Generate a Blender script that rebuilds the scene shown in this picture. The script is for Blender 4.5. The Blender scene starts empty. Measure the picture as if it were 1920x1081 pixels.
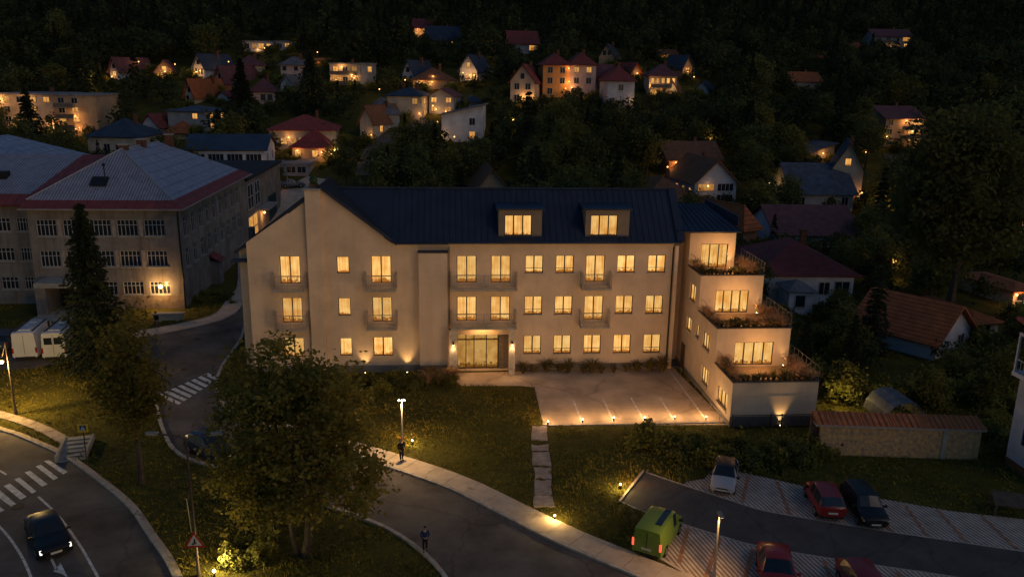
# A hotel at night below a wooded hillside town
FLOOD = 142
SUN_EL, SUN_AZ, SKY_S, SUN_E, SUN_C, SUN_LAMP_EL, EXPO = 3.0, 134.0, .155, .15, (1, .76, .58), 48.0, 0.0
import bpy, math, random
import numpy as np
from mathutils import Vector, Matrix
sc = bpy.context.scene
COL = sc.collection
rnd = random.Random(11)
rad = math.radians

# ------------------------------------------------------------------ camera and survey helpers
FPX, CX, CY = 1530.0, 960.0, 540.5
CAMZ = 24.0
_p, _y, _r = rad(14.75), rad(4.7), rad(.88)
FW = Vector((math.sin(_y)*math.cos(_p), math.cos(_y)*math.cos(_p), -math.sin(_p)))
RT = FW.cross(Vector((0, 0, 1))).normalized()
UP = RT.cross(FW)
RT, UP = RT*math.cos(_r)+UP*math.sin(_r), UP*math.cos(_r)-RT*math.sin(_r)
EYE = Vector((0, 0, CAMZ))

def ray(px, py):
    return FW + RT*((px-CX)/FPX) - UP*((py-CY)/FPX)

def G(px, py, z=0.0):
    """survey point: where the sight line meets the level z"""
    d = ray(px, py)
    return EYE + d*((z-CAMZ)/d.z)

def V(px, py, y):
    """survey point: where the sight line meets the upright plane at depth y"""
    d = ray(px, py)
    return EYE + d*(y/d.y)

def pix(p):
    v = Vector(p)-EYE
    w = v.dot(FW)
    return CX+FPX*v.dot(RT)/w, CY-FPX*v.dot(UP)/w, w

_tp = [(-60, 0), (116, 0), (140, 2.6), (165, 7.5), (190, 15.5), (215, 23), (245, 29.5), (275, 35.5), (320, 45), (400, 74), (520, 135), (700, 250)]
def tz(x, y):
    """height of the ground"""
    y = y + 4*math.sin(x*.021+1.3)*max(0, min(1, (y-120)/60))
    for (a, za), (b, zb) in zip(_tp, _tp[1:]):
        if y <= b:
            t = max(0.0, (y-a)/(b-a))
            return za+(zb-za)*t
    return _tp[-1][1]

def T(px, py):
    """survey point on the ground, hill included"""
    d = ray(px, py)
    t = 25.0
    while t < 900:
        p = EYE+d*t
        if p.z <= tz(p.x, p.y):
            for _ in range(12):
                t -= .05
                p = EYE+d*t
                if p.z > tz(p.x, p.y):
                    break
            return p
        t += .5
    return EYE+d*400

# ------------------------------------------------------------------ materials
def nodes(m):
    m.use_nodes = True
    nt = m.node_tree
    return nt, nt.nodes, nt.links

def mat(name, col, rough=.85, var=.18, scale=1.2, bump=0.0, bscale=8.0, metal=0.0, spec=.3, col2=None, rand=0.0, detail=6):
    m = bpy.data.materials.new(name)
    nt, N, L = nodes(m)
    b = N['Principled BSDF']
    b.inputs['Roughness'].default_value = rough
    b.inputs['Metallic'].default_value = metal
    b.inputs['Specular IOR Level'].default_value = spec
    tc = N.new('ShaderNodeTexCoord')
    no = N.new('ShaderNodeTexNoise')
    no.inputs['Scale'].default_value = scale
    no.inputs['Detail'].default_value = detail
    no.inputs['Roughness'].default_value = .62
    L.new(tc.outputs['Object'], no.inputs['Vector'])
    mx = N.new('ShaderNodeMix'); mx.data_type = 'RGBA'
    c2 = col2 or tuple(c*(1-var*1.6) for c in col)
    c1 = col if col2 else tuple(min(1, c*(1+var*.5)) for c in col)
    mx.inputs['A'].default_value = (*c1, 1)
    mx.inputs['B'].default_value = (*c2, 1)
    rp = N.new('ShaderNodeMapRange')
    rp.inputs['From Min'].default_value = .32
    rp.inputs['From Max'].default_value = .68
    L.new(no.outputs['Fac'], rp.inputs['Value'])
    L.new(rp.outputs['Result'], mx.inputs['Factor'])
    out = mx.outputs['Result']
    if rand:
        oi = N.new('ShaderNodeObjectInfo')
        hs = N.new('ShaderNodeHueSaturation')
        mr = N.new('ShaderNodeMapRange')
        mr.inputs['To Min'].default_value = 1-rand
        mr.inputs['To Max'].default_value = 1+rand
        L.new(oi.outputs['Random'], mr.inputs['Value'])
        L.new(mr.outputs['Result'], hs.inputs['Value'])
        L.new(out, hs.inputs['Color'])
        out = hs.outputs['Color']
    L.new(out, b.inputs['Base Color'])
    if bump:
        n2 = N.new('ShaderNodeTexNoise')
        n2.inputs['Scale'].default_value = bscale
        n2.inputs['Detail'].default_value = 5
        L.new(tc.outputs['Object'], n2.inputs['Vector'])
        bp = N.new('ShaderNodeBump')
        bp.inputs['Strength'].default_value = bump
        bp.inputs['Distance'].default_value = .1
        L.new(n2.outputs['Fac'], bp.inputs['Height'])
        L.new(bp.outputs['Normal'], b.inputs['Normal'])
    return m

def weather(m, cracks=None, streak=None):
    """cracks in paving, rain streaks on walls: worked into the material's own colour"""
    nt, N, L = nodes(m)
    b = N['Principled BSDF']; src = b.inputs['Base Color'].links[0].from_socket
    tc = N.new('ShaderNodeTexCoord')
    mx = N.new('ShaderNodeMix'); mx.data_type = 'RGBA'; mx.blend_type = 'MULTIPLY'
    mr = N.new('ShaderNodeMapRange')
    if cracks:
        ns = N.new('ShaderNodeTexNoise'); ns.inputs['Scale'].default_value = .8; ns.inputs['Detail'].default_value = 6
        L.new(tc.outputs['Object'], ns.inputs['Vector'])
        ad = N.new('ShaderNodeVectorMath'); ad.operation = 'MULTIPLY_ADD'
        L.new(ns.outputs['Color'], ad.inputs[0]); ad.inputs[1].default_value = (1.6, 1.6, 0); L.new(tc.outputs['Object'], ad.inputs[2])
        vo = N.new('ShaderNodeTexVoronoi'); vo.feature = 'DISTANCE_TO_EDGE'; vo.inputs['Scale'].default_value = cracks
        L.new(ad.outputs[0], vo.inputs['Vector'])
        mr.inputs['From Max'].default_value = .016; mr.inputs['To Min'].default_value = .5; mr.inputs['To Max'].default_value = 0
        L.new(vo.outputs['Distance'], mr.inputs['Value'])
        mx.inputs['B'].default_value = (.35, .33, .32, 1)
    else:
        mp = N.new('ShaderNodeMapping'); mp.inputs['Scale'].default_value = (2.6, 2.6, .16)
        L.new(tc.outputs['Object'], mp.inputs['Vector'])
        ns = N.new('ShaderNodeTexNoise'); ns.inputs['Scale'].default_value = 1; ns.inputs['Detail'].default_value = 5
        L.new(mp.outputs[0], ns.inputs['Vector'])
        mr.inputs['From Min'].default_value = .5; mr.inputs['From Max'].default_value = .75; mr.inputs['To Max'].default_value = streak
        L.new(ns.outputs['Fac'], mr.inputs['Value'])
        mx.inputs['B'].default_value = (.6, .55, .5, 1)
    L.new(mr.outputs['Result'], mx.inputs['Factor']); L.new(src, mx.inputs['A']); L.new(mx.outputs['Result'], b.inputs['Base Color'])
    return m

def striped(name, col, col2, period, axis=0, duty=.5, rough=.8, bump=.6, rot=0.0, soft=.12, noise=.35, second=None):
    """courses of tiles, seams of sheet metal, rows of pavers: bands of two colours with a real relief"""
    m = bpy.data.materials.new(name)
    nt, N, L = nodes(m)
    b = N['Principled BSDF']
    b.inputs['Roughness'].default_value = rough
    b.inputs['Specular IOR Level'].default_value = .3
    tc = N.new('ShaderNodeTexCoord')
    mp = N.new('ShaderNodeMapping')
    mp.inputs['Rotation'].default_value = (0, 0, rot)
    L.new(tc.outputs['Object'], mp.inputs['Vector'])
    sx = N.new('ShaderNodeSeparateXYZ')
    L.new(mp.outputs['Vector'], sx.inputs['Vector'])
    def band(ax, per, dty):
        mu = N.new('ShaderNodeMath'); mu.operation = 'DIVIDE'
        L.new(sx.outputs[ax], mu.inputs[0]); mu.inputs[1].default_value = per
        fr = N.new('ShaderNodeMath'); fr.operation = 'FRACT'
        L.new(mu.outputs[0], fr.inputs[0])
        sb = N.new('ShaderNodeMath'); sb.operation = 'SUBTRACT'
        L.new(fr.outputs[0], sb.inputs[0]); sb.inputs[1].default_value = .5
        ab = N.new('ShaderNodeMath'); ab.operation = 'ABSOLUTE'
        L.new(sb.outputs[0], ab.inputs[0])
        mr = N.new('ShaderNodeMapRange')
        mr.inputs['From Min'].default_value = dty/2-soft/2
        mr.inputs['From Max'].default_value = dty/2+soft/2
        L.new(ab.outputs[0], mr.inputs['Value'])
        return mr.outputs['Result']
    f = band(axis, period, duty)
    if second:
        g = band(second[0], second[1], second[2])
        mm = N.new('ShaderNodeMath'); mm.operation = 'MAXIMUM'
        L.new(f, mm.inputs[0]); L.new(g, mm.inputs[1])
        f = mm.outputs[0]
    no = N.new('ShaderNodeTexNoise')
    no.inputs['Scale'].default_value = 1.1
    no.inputs['Detail'].default_value = 7
    no.inputs['Roughness'].default_value = .7
    L.new(tc.outputs['Object'], no.inputs['Vector'])
    mx = N.new('ShaderNodeMix'); mx.data_type = 'RGBA'
    mx.inputs['A'].default_value = (*col, 1); mx.inputs['B'].default_value = (*col2, 1)
    L.new(f, mx.inputs['Factor'])
    hs = N.new('ShaderNodeHueSaturation')
    mr = N.new('ShaderNodeMapRange')
    mr.inputs['From Min'].default_value = .3; mr.inputs['From Max'].default_value = .7
    mr.inputs['To Min'].default_value = 1-noise; mr.inputs['To Max'].default_value = 1+noise
    L.new(no.outputs['Fac'], mr.inputs['Value'])
    L.new(mr.outputs['Result'], hs.inputs['Value'])
    L.new(mx.outputs['Result'], hs.inputs['Color'])
    L.new(hs.outputs['Color'], b.inputs['Base Color'])
    iv = N.new('ShaderNodeMath'); iv.operation = 'SUBTRACT'; iv.inputs[0].default_value = 1
    L.new(f, iv.inputs[1])
    bp = N.new('ShaderNodeBump')
    bp.inputs['Strength'].default_value = bump
    bp.inputs['Distance'].default_value = .03
    L.new(iv.outputs[0], bp.inputs['Height'])
    L.new(bp.outputs['Normal'], b.inputs['Normal'])
    return m

def emit(name, col, strength):
    m = bpy.data.materials.new(name)
    nt, N, L = nodes(m)
    N.remove(N['Principled BSDF'])
    e = N.new('ShaderNodeEmission')
    e.inputs['Color'].default_value = (*col, 1)
    e.inputs['Strength'].default_value = strength
    L.new(e.outputs[0], N['Material Output'].inputs['Surface'])
    return m

def lit_window(name, c_hi, c_lo, strength, folds=9.0, var=.35):
    """a lit room seen through drawn curtains: folds across, uneven brightness, each window its own"""
    m = bpy.data.materials.new(name)
    nt, N, L = nodes(m)
    N.remove(N['Principled BSDF'])
    e = N.new('ShaderNodeEmission')
    tc = N.new('ShaderNodeTexCoord')
    oi = N.new('ShaderNodeObjectInfo')
    off = N.new('ShaderNodeVectorMath'); off.operation = 'SCALE'
    cv = N.new('ShaderNodeCombineXYZ')
    for i in range(3):
        L.new(oi.outputs['Random'], cv.inputs[i])
    L.new(cv.outputs[0], off.inputs[0]); off.inputs['Scale'].default_value = 57.0
    ad = N.new('ShaderNodeVectorMath'); ad.operation = 'ADD'
    L.new(tc.outputs['Object'], ad.inputs[0]); L.new(off.outputs[0], ad.inputs[1])
    mp = N.new('ShaderNodeMapping')
    mp.inputs['Scale'].default_value = (folds, folds, .35)
    L.new(ad.outputs[0], mp.inputs['Vector'])
    n1 = N.new('ShaderNodeTexNoise'); n1.inputs['Scale'].default_value = 1.0; n1.inputs['Detail'].default_value = 3
    L.new(mp.outputs[0], n1.inputs['Vector'])
    n2 = N.new('ShaderNodeTexNoise'); n2.inputs['Scale'].default_value = 1.3; n2.inputs['Detail'].default_value = 4
    L.new(ad.outputs[0], n2.inputs['Vector'])
    mm = N.new('ShaderNodeMath'); mm.operation = 'ADD'
    L.new(n1.outputs['Fac'], mm.inputs[0]); L.new(n2.outputs['Fac'], mm.inputs[1])
    mr = N.new('ShaderNodeMapRange')
    mr.inputs['From Min'].default_value = .72; mr.inputs['From Max'].default_value = 1.2
    L.new(mm.outputs[0], mr.inputs['Value'])
    mx = N.new('ShaderNodeMix'); mx.data_type = 'RGBA'
    mx.inputs['A'].default_value = (*c_lo, 1); mx.inputs['B'].default_value = (*c_hi, 1)
    L.new(mr.outputs['Result'], mx.inputs['Factor'])
    # furniture and plants in the lower part of the room
    sx = N.new('ShaderNodeSeparateXYZ'); L.new(tc.outputs['Generated'], sx.inputs[0])
    n3 = N.new('ShaderNodeTexNoise'); n3.inputs['Scale'].default_value = 5.0; n3.inputs['Detail'].default_value = 3
    L.new(ad.outputs[0], n3.inputs['Vector'])
    m3 = N.new('ShaderNodeMath'); m3.operation = 'MULTIPLY_ADD'; L.new(n3.outputs['Fac'], m3.inputs[0]); m3.inputs[1].default_value = -.55; m3.inputs[2].default_value = .40
    m4 = N.new('ShaderNodeMapRange'); m4.inputs['From Min'].default_value = -.01; m4.inputs['From Max'].default_value = .03
    m5 = N.new('ShaderNodeMath'); m5.operation = 'SUBTRACT'; L.new(sx.outputs['Z'], m5.inputs[0]); L.new(m3.outputs[0], m5.inputs[1])
    L.new(m5.outputs[0], m4.inputs['Value'])
    m6 = N.new('ShaderNodeMix'); m6.data_type = 'RGBA'; m6.inputs['A'].default_value = (c_lo[0]*.55, c_lo[1]*.48, c_lo[2]*.4, 1)
    L.new(m4.outputs['Result'], m6.inputs['Factor']); L.new(mx.outputs['Result'], m6.inputs['B'])
    L.new(m6.outputs['Result'], e.inputs['Color'])
    sr = N.new('ShaderNodeMapRange')
    sr.inputs['To Min'].default_value = strength*(1-var); sr.inputs['To Max'].default_value = strength*(1+var)
    L.new(oi.outputs['Random'], sr.inputs['Value'])
    L.new(sr.outputs['Result'], e.inputs['Strength'])
    L.new(e.outputs[0], N['Material Output'].inputs['Surface'])
    return m

# ------------------------------------------------------------------ mesh builder
class MB:
    def __init__(s):
        s.v, s.f, s.m = [], [], []
    def face(s, pts, mi=0):
        b = len(s.v)
        s.v += [tuple(p) for p in pts]
        s.f.append(tuple(range(b, b+len(pts)))); s.m.append(mi)
        return s
    def box(s, x0, x1, y0, y1, z0, z1, mi=0):
        b = len(s.v)
        s.v += [(x0, y0, z0), (x1, y0, z0), (x1, y1, z0), (x0, y1, z0), (x0, y0, z1), (x1, y0, z1), (x1, y1, z1), (x0, y1, z1)]
        for q in ((0, 3, 2, 1), (4, 5, 6, 7), (0, 1, 5, 4), (1, 2, 6, 5), (2, 3, 7, 6), (3, 0, 4, 7)):
            s.f.append(tuple(b+i for i in q)); s.m.append(mi)
        return s
    def prism(s, poly, z0, z1, mi=0, side=None):
        """poly: xy points; z0, z1 numbers"""
        n = len(poly)
        a = sum(poly[i][0]*poly[(i+1) % n][1]-poly[(i+1) % n][0]*poly[i][1] for i in range(n))
        if a < 0:
            poly = poly[::-1]
        b = len(s.v)
        s.v += [(p[0], p[1], z0) for p in poly]+[(p[0], p[1], z1) for p in poly]
        s.f.append(tuple(b+n+i for i in range(n))); s.m.append(mi)
        s.f.append(tuple(b+n-1-i for i in range(n))); s.m.append(mi)
        for i in range(n):
            j = (i+1) % n
            s.f.append((b+i, b+j, b+n+j, b+n+i)); s.m.append(mi if side is None else side)
        return s
    def slab(s, pts, thick, mi=0, mside=None):
        """pts: planar 3D polygon, ccw from outside; thickened inwards"""
        pts = [Vector(p) for p in pts]
        n = len(pts)
        nr = (pts[1]-pts[0]).cross(pts[2]-pts[0]).normalized()
        lo = [p-nr*thick for p in pts]
        b = len(s.v)
        s.v += [tuple(p) for p in pts]+[tuple(p) for p in lo]
        s.f.append(tuple(b+i for i in range(n))); s.m.append(mi)
        s.f.append(tuple(b+2*n-1-i for i in range(n))); s.m.append(mi)
        for i in range(n):
            j = (i+1) % n
            s.f.append((b+j, b+i, b+n+i, b+n+j)); s.m.append(mi if mside is None else mside)
        return s
    def tube(s, pts, r, n=6, mi=0, cap=True):
        """pts: centre line, r: radius or one per point"""
        pts = [Vector(p) for p in pts]
        rs = r if isinstance(r, (list, tuple)) else [r]*len(pts)
        rings = []
        for i, p in enumerate(pts):
            d = (pts[min(i+1, len(pts)-1)]-pts[max(i-1, 0)]).normalized()
            a = d.cross(Vector((0, 0, 1)) if abs(d.z) < .9 else Vector((1, 0, 0))).normalized()
            c = d.cross(a)
            b = len(s.v)
            s.v += [tuple(p+(a*math.cos(6.28318*k/n)+c*math.sin(6.28318*k/n))*rs[i]) for k in range(n)]
            rings.append(b)
        for a, b in zip(rings, rings[1:]):
            for k in range(n):
                s.f.append((a+(k+1) % n, a+k, b+k, b+(k+1) % n)); s.m.append(mi)
        if cap:
            s.f.append(tuple(rings[0]+k for k in range(n))); s.m.append(mi)
            s.f.append(tuple(rings[-1]+n-1-k for k in range(n))); s.m.append(mi)
        return s
    def lathe(s, prof, n=12, c=(0, 0, 0), mi=0, axis='z'):
        b = len(s.v)
        for (r, h) in prof:
            for k in range(n):
                a = 6.28318*k/n
                u, w = r*math.cos(a), r*math.sin(a)
                if axis == 'z': q = (u, w, h)
                elif axis == 'y': q = (u, h, w)
                else: q = (h, u, w)
                s.v.append((c[0]+q[0], c[1]+q[1], c[2]+q[2]))
        for i in range(len(prof)-1):
            for k in range(n):
                j = (k+1) % n
                s.f.append((b+i*n+k, b+i*n+j, b+(i+1)*n+j, b+(i+1)*n+k)); s.m.append(mi)
        s.f.append(tuple(b+n-1-k for k in range(n))); s.m.append(mi)
        s.f.append(tuple(b+(len(prof)-1)*n+k for k in range(n))); s.m.append(mi)
        return s
    def ball(s, c, r, n=10, mi=0, sq=1.0):
        prof = [(max(.001, r*math.sin(math.pi*i/6)), -r*sq*math.cos(math.pi*i/6)) for i in range(7)]
        return s.lathe(prof, n, c, mi)
    def build(s, name, mats, parent=None, sub=None, smooth=False, loc=None):
        me = bpy.data.meshes.new(name)
        v = s.v
        if sub is not None:
            v = [(p[0]-sub[0], p[1]-sub[1], p[2]-sub[2]) for p in v]
        me.from_pydata(v, [], s.f)
        for m in (mats if isinstance(mats, (list, tuple)) else [mats]):
            me.materials.append(m)
        me.polygons.foreach_set('material_index', s.m)
        if smooth:
            me.polygons.foreach_set('use_smooth', [True]*len(s.f))
        me.update()
        o = bpy.data.objects.new(name, me)
        COL.objects.link(o)
        if parent is not None:
            o.parent = parent
        if loc is not None:
            o.location = loc
        return o

def tag(o, label=None, cat=None, group=None, kind=None):
    if label: o['label'] = label
    if cat: o['category'] = cat
    if group: o['group'] = group
    if kind: o['kind'] = kind
    return o

def thing(name, label, cat, loc=(0, 0, 0), rz=0.0, group=None):
    o = bpy.data.objects.new(name, None)
    o.empty_display_size = .3
    COL.objects.link(o)
    o.location = loc
    o.rotation_euler = (0, 0, rz)
    return tag(o, label, cat, group)

def kids(o):
    return [c for c in bpy.data.objects if c.parent == o]

def copy_tree(o, parent=None, ch=None):
    c = o.copy(); COL.objects.link(c)
    if parent is not None: c.parent = parent
    for k in (kids(o) if ch is None else ch):
        copy_tree(k, c)
    return c

def lamp(kind, name, loc, power, col=(1, .6, .26), parent=None, target=None, size=.15, cone=None, blend=.6):
    l = bpy.data.lights.new(name, kind)
    l.energy = power
    l.color = col
    if kind in ('POINT', 'SPOT'):
        l.shadow_soft_size = size
    if kind == 'SPOT':
        l.spot_size = cone or rad(120); l.spot_blend = blend
    o = bpy.data.objects.new(name, l)
    COL.objects.link(o)
    o.location = loc
    if target is not None:
        o.rotation_euler = (Vector(target)-Vector(loc)).to_track_quat('-Z', 'Y').to_euler()
    if parent is not None:
        o.parent = parent
        o.matrix_parent_inverse = Matrix.Identity(4)
    return o

# ------------------------------------------------------------------ shared materials
WARM = (1.0, .50, .16)
M = {}
M['plaster'] = mat('cream render', (.64, .50, .37), .9, .13, .45, .12, 40)
M['plaster_side'] = mat('cream render weathered', (.62, .49, .37), .9, .08, .5, .12, 40)
weather(M['plaster'], None, .16); weather(M['plaster_side'], None, .25)
M['plinth'] = mat('grey plinth render', (.19, .18, .18), .9, .15, 2, .2, 30)
M['navy'] = mat('navy standing seam metal', (.020, .032, .064), .55, .2, .6, .05, 3, spec=.35)
M['frame'] = mat('bronze window frame', (.045, .035, .028), .5, .1)
M['sill'] = mat('pale stone sill', (.55, .5, .42), .8, .1)
M['rail'] = mat('galvanised railing', (.34, .30, .26), .5, .1, metal=.2)
M['concrete'] = mat('concrete slab', (.36, .34, .31), .9, .2, 1.5, .2, 20)
M['lit'] = lit_window('warm curtained window', (1.0, .60, .19), (.72, .29, .05), 1.0, 9, .26)
M['lit2'] = lit_window('amber house window', (1.0, .50, .13), (.55, .19, .03), .82, 3, .55)
M['lobby'] = lit_window('lit lobby', (.80, .44, .12), (.45, .20, .035), .72, 1.1, .1)
M['glass_dark'] = mat('dark window glass', (.016, .024, .038), .2, .3, .7, spec=.5)
M['white_frame'] = mat('white window frame', (.40, .40, .43), .6, .1)
M['bulb'] = emit('lamp bulb', (1, .66, .3), 28)
M['bulb_far'] = emit('distant lamp bulb', (1, .47, .13), 5)
M['black'] = mat('black metal', (.015, .015, .016), .5, .1)
M['steel'] = mat('painted steel pole', (.24, .22, .20), .5, .15, metal=.2)
M['dark_pole'] = mat('brown steel pole', (.09, .065, .055), .6, .2)
# ------------------------------------------------------------------ the ground, roads, paving
def grass_mat(name, c1, c2, c3):
    m = bpy.data.materials.new(name)
    nt, N, L = nodes(m)
    b = N['Principled BSDF']; b.inputs['Roughness'].default_value = .95; b.inputs['Specular IOR Level'].default_value = .1
    tc = N.new('ShaderNodeTexCoord')
    n1 = N.new('ShaderNodeTexNoise'); n1.inputs['Scale'].default_value = .35; n1.inputs['Detail'].default_value = 8; n1.inputs['Roughness'].default_value = .7
    n2 = N.new('ShaderNodeTexNoise'); n2.inputs['Scale'].default_value = 3.2; n2.inputs['Detail'].default_value = 8; n2.inputs['Roughness'].default_value = .75
    L.new(tc.outputs['Object'], n1.inputs['Vector']); L.new(tc.outputs['Object'], n2.inputs['Vector'])
    r = N.new('ShaderNodeValToRGB')
    r.color_ramp.elements[0].position = .35; r.color_ramp.elements[0].color = (*c1, 1)
    r.color_ramp.elements[1].position = .7; r.color_ramp.elements[1].color = (*c3, 1)
    e = r.color_ramp.elements.new(.52); e.color = (*c2, 1)
    ad = N.new('ShaderNodeMath'); ad.operation = 'MULTIPLY_ADD'
    L.new(n2.outputs['Fac'], ad.inputs[0]); ad.inputs[1].default_value = .55
    mm = N.new('ShaderNodeMath'); mm.operation = 'MULTIPLY'; L.new(n1.outputs['Fac'], mm.inputs[0]); mm.inputs[1].default_value = .45
    L.new(mm.outputs[0], ad.inputs[2])
    L.new(ad.outputs[0], r.inputs['Fac'])
    L.new(r.outputs['Color'], b.inputs['Base Color'])
    bp = N.new('ShaderNodeBump'); bp.inputs['Strength'].default_value = .9; bp.inputs['Distance'].default_value = .12
    L.new(n2.outputs['Fac'], bp.inputs['Height']); L.new(bp.outputs['Normal'], b.inputs['Normal'])
    return m
M['grass'] = grass_mat('lawn soil', (.035, .034, .008), (.085, .078, .016), (.15, .12, .026))
M['asphalt'] = mat('worn asphalt', (.145, .122, .11), .88, .36, .35, .35, 60, detail=10)
M['asphalt_dark'] = mat('new dark asphalt', (.10, .086, .080), .9, .22, .6, .35, 60, detail=10)
M['paint'] = mat('worn road paint', (.78, .74, .68), .8, .3, 3.0, detail=9)
M['pave'] = mat('concrete paving', (.54, .43, .33), .9, .18, .9, .25, 25, detail=9)
M['kerb'] = mat('kerb stone', (.48, .42, .36), .85, .25, 2.2, .3, 20)
M['lot'] = mat('worn forecourt screed', (.58, .44, .31), .88, .22, .45, .2, 20, detail=10)
weather(M['asphalt'], .16); weather(M['asphalt_dark'], .2); weather(M['lot'], .13)
M['flag'] = mat('flagstone', (.40, .32, .27), .9, .3, 1.6, .4, 12)
bd = (G(1480, 963)-G(1457, 903)); bang = math.atan2(bd.x, -bd.y)
M['bay'] = striped('rows of pavers with gaps', (.54, .43, .36), (.21, .16, .135), .23, 0, .55, .9, .8, rot=bang, noise=.3)
M['bayline'] = mat('terracotta paver row', (.40, .20, .12), .9, .3, 2.5, .4, 14)

def terrain():
    xs = [x for x in range(-400, -120, 14)]+[x for x in range(-120, 121, 6)]+[x for x in range(134, 420, 14)]
    ys = [-60, -20, 20, 60, 100, 116]+[y for y in range(120, 330, 5)]+[y for y in range(340, 720, 15)]
    vs = [(x, y, tz(x, y)) for y in ys for x in xs]
    n = len(xs)
    fs = [(j*n+i, j*n+i+1, (j+1)*n+i+1, (j+1)*n+i) for j in range(len(ys)-1) for i in range(n-1)]
    me = bpy.data.meshes.new('ground'); me.from_pydata(vs, [], fs)
    me.materials.append(M['grass'])
    o = bpy.data.objects.new('ground', me); COL.objects.link(o)
    return tag(o, kind='structure')
terrain()

def sheet(name, px, m, lvl, kind='structure'):
    mb = MB()
    pts = [G(*p) for p in px]
    a = sum(pts[i].x*pts[(i+1) % len(pts)].y-pts[(i+1) % len(pts)].x*pts[i].y for i in range(len(pts)))
    if a < 0: pts = pts[::-1]
    mb.face([(p.x, p.y, lvl) for p in pts])
    return tag(mb.build(name, m), kind=kind)

def smooth_line(px, n=6):
    """Catmull-Rom through survey points"""
    P = [G(*p) for p in px]
    out = []
    for i in range(len(P)-1):
        p0, p1, p2, p3 = P[max(i-1, 0)], P[i], P[i+1], P[min(i+2, len(P)-1)]
        for k in range(n):
            t = k/n
            out.append(.5*((2*p1)+(p2-p0)*t+(2*p0-5*p1+4*p2-p3)*t*t+(3*p1-p0-3*p2+p3)*t**3))
    out.append(P[-1])
    return out

def offset(line, d):
    res = []
    for i, p in enumerate(line):
        t = (line[min(i+1, len(line)-1)]-line[max(i-1, 0)]); t.z = 0; t.normalize()
        res.append(Vector((p.x-t.y*d, p.y+t.x*d, 0)))
    return res

def ribbon(name, line, d0, d1, z0, z1, m, mark=None):
    """a strip along a line between two sideways offsets, from z0 up to z1; real joints every metre or so if mark"""
    a, b = offset(line, d0), offset(line, d1)
    mb = MB()
    for i in range(len(line)-1):
        q = [a[i], a[i+1], b[i+1], b[i]]
        if mark:
            q = [q[0].lerp(q[1], mark), q[1], q[2], q[3].lerp(q[2], mark)]
        if z1-z0 > .006:
            mb.prism([(p.x, p.y) for p in q], z0, z1)
        else:
            mb.face([(p.x, p.y, z1) for p in q])
    return tag(mb.build(name, m), kind='structure')

def resample(line, step):
    out = [line[0]]; acc = 0
    for a, b in zip(line, line[1:]):
        d = (b-a).length
        while acc+d >= step:
            t = (step-acc)/d
            a = a.lerp(b, t); d = (b-a).length; acc = 0
            out.append(a)
        acc += d
    out.append(line[-1])
    return out

# hotel street
right_edge = [(470, 470), (462, 560), (453, 627), (433, 660), (413, 690), (403, 720), (410, 747), (440, 780), (520, 815), (620, 845), (720, 875), (840, 917), (940, 967), (1040, 1017), (1140, 1060), (1260, 1112), (1420, 1190)]
left_edge = [(445, 470), (445, 535), (427, 560), (407, 587), (373, 600), (300, 615), (240, 625)]
left_low = [(-60, 690), (60, 690), (160, 668), (260, 672), (292, 700), (292, 745), (305, 800), (335, 850), (410, 877), (500, 905), (620, 950), (710, 983), (760, 1010), (787, 1030), (813, 1053), (845, 1095), (900, 1190)]
L_r = smooth_line(right_edge)
L_l = smooth_line(left_edge)
L_low = smooth_line(left_low)
mb = MB()
poly = [(p.x, p.y, .004) for p in L_r]+[(p.x, p.y, .004) for p in L_low[::-1]]+[(G(-60, 612).x, G(-60, 612).y, .004)]+[(p.x, p.y, .004) for p in L_l[::-1]]
mb.face(poly)
tag(mb.build('street_road', M['asphalt']), kind='structure')
ribbon('kerb', resample(L_r, 1.0), -.02, .2, -.05, .13, M['kerb'], .03)
walk_r = [p for p in L_r]
ribbon('sidewalk', resample(smooth_line(right_edge[6:]), 1.6), .22, 1.75, -.05, .11, M['pave'], .015)
ribbon('sidewalk', resample(L_l, 1.8), .2, 1.9, -.05, .11, M['pave'], .015)
ribbon('kerb', resample(L_l, 1.0), 0, .18, -.05, .13, M['kerb'], .03)
ribbon('kerb', resample(smooth_line(left_low[5:]), 1.0), -.16, .06, -.05, .13, M['kerb'], .03)

# bend of the main road
bend = [(-140, 770), (0, 808), (43, 823), (117, 857), (187, 907), (240, 953), (277, 1007), (307, 1050), (330, 1100), (355, 1180)]
L_b = smooth_line(bend)
mb = MB()
mb.face([(p.x, p.y, .004) for p in L_b]+[(G(-500, 1400).x, G(-500, 1400).y, .004), (G(-700, 900).x, G(-700, 900).y, .004)])
tag(mb.build('main_road', M['asphalt']), kind='structure')
ribbon('kerb', resample(L_b, .95), 0, .2, -.05, .12, M['kerb'], .04)
ribbon('gutter_strip', resample(L_b, .9), .21, .45, -.05, .06, M['pave'], .05)
def zq(*pts):
    return [(x/2.994, 720+y/2.994) for x, y in pts]
mb = MB()
for q in (((245, 430), (275, 425), (380, 490), (355, 505)), ((200, 460), (230, 450), (327, 525), (300, 537)), ((137, 493), (170, 485), (267, 560), (235, 573)),
          ((80, 533), (110, 522), (205, 600), (180, 613)), ((20, 570), (55, 555), (150, 630), (115, 647)), ((-40, 610), (0, 595), (95, 675), (65, 688)),
          ((-110, 665), (-65, 640), (25, 705), (-5, 722)), ((-180, 715), (-135, 690), (-40, 765), (-75, 785))):
    mb.face([(p.x, p.y, .008) for p in (G(*c) for c in zq(*q)[::-1])])
def stroke(px, w, lvl=.008):
    l = smooth_line(px)
    a, b = offset(l, -w/2), offset(l, w/2)
    for i in range(len(l)-1):
        mb.face([(p.x, p.y, lvl) for p in (a[i], a[i+1], b[i+1], b[i])])
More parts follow.
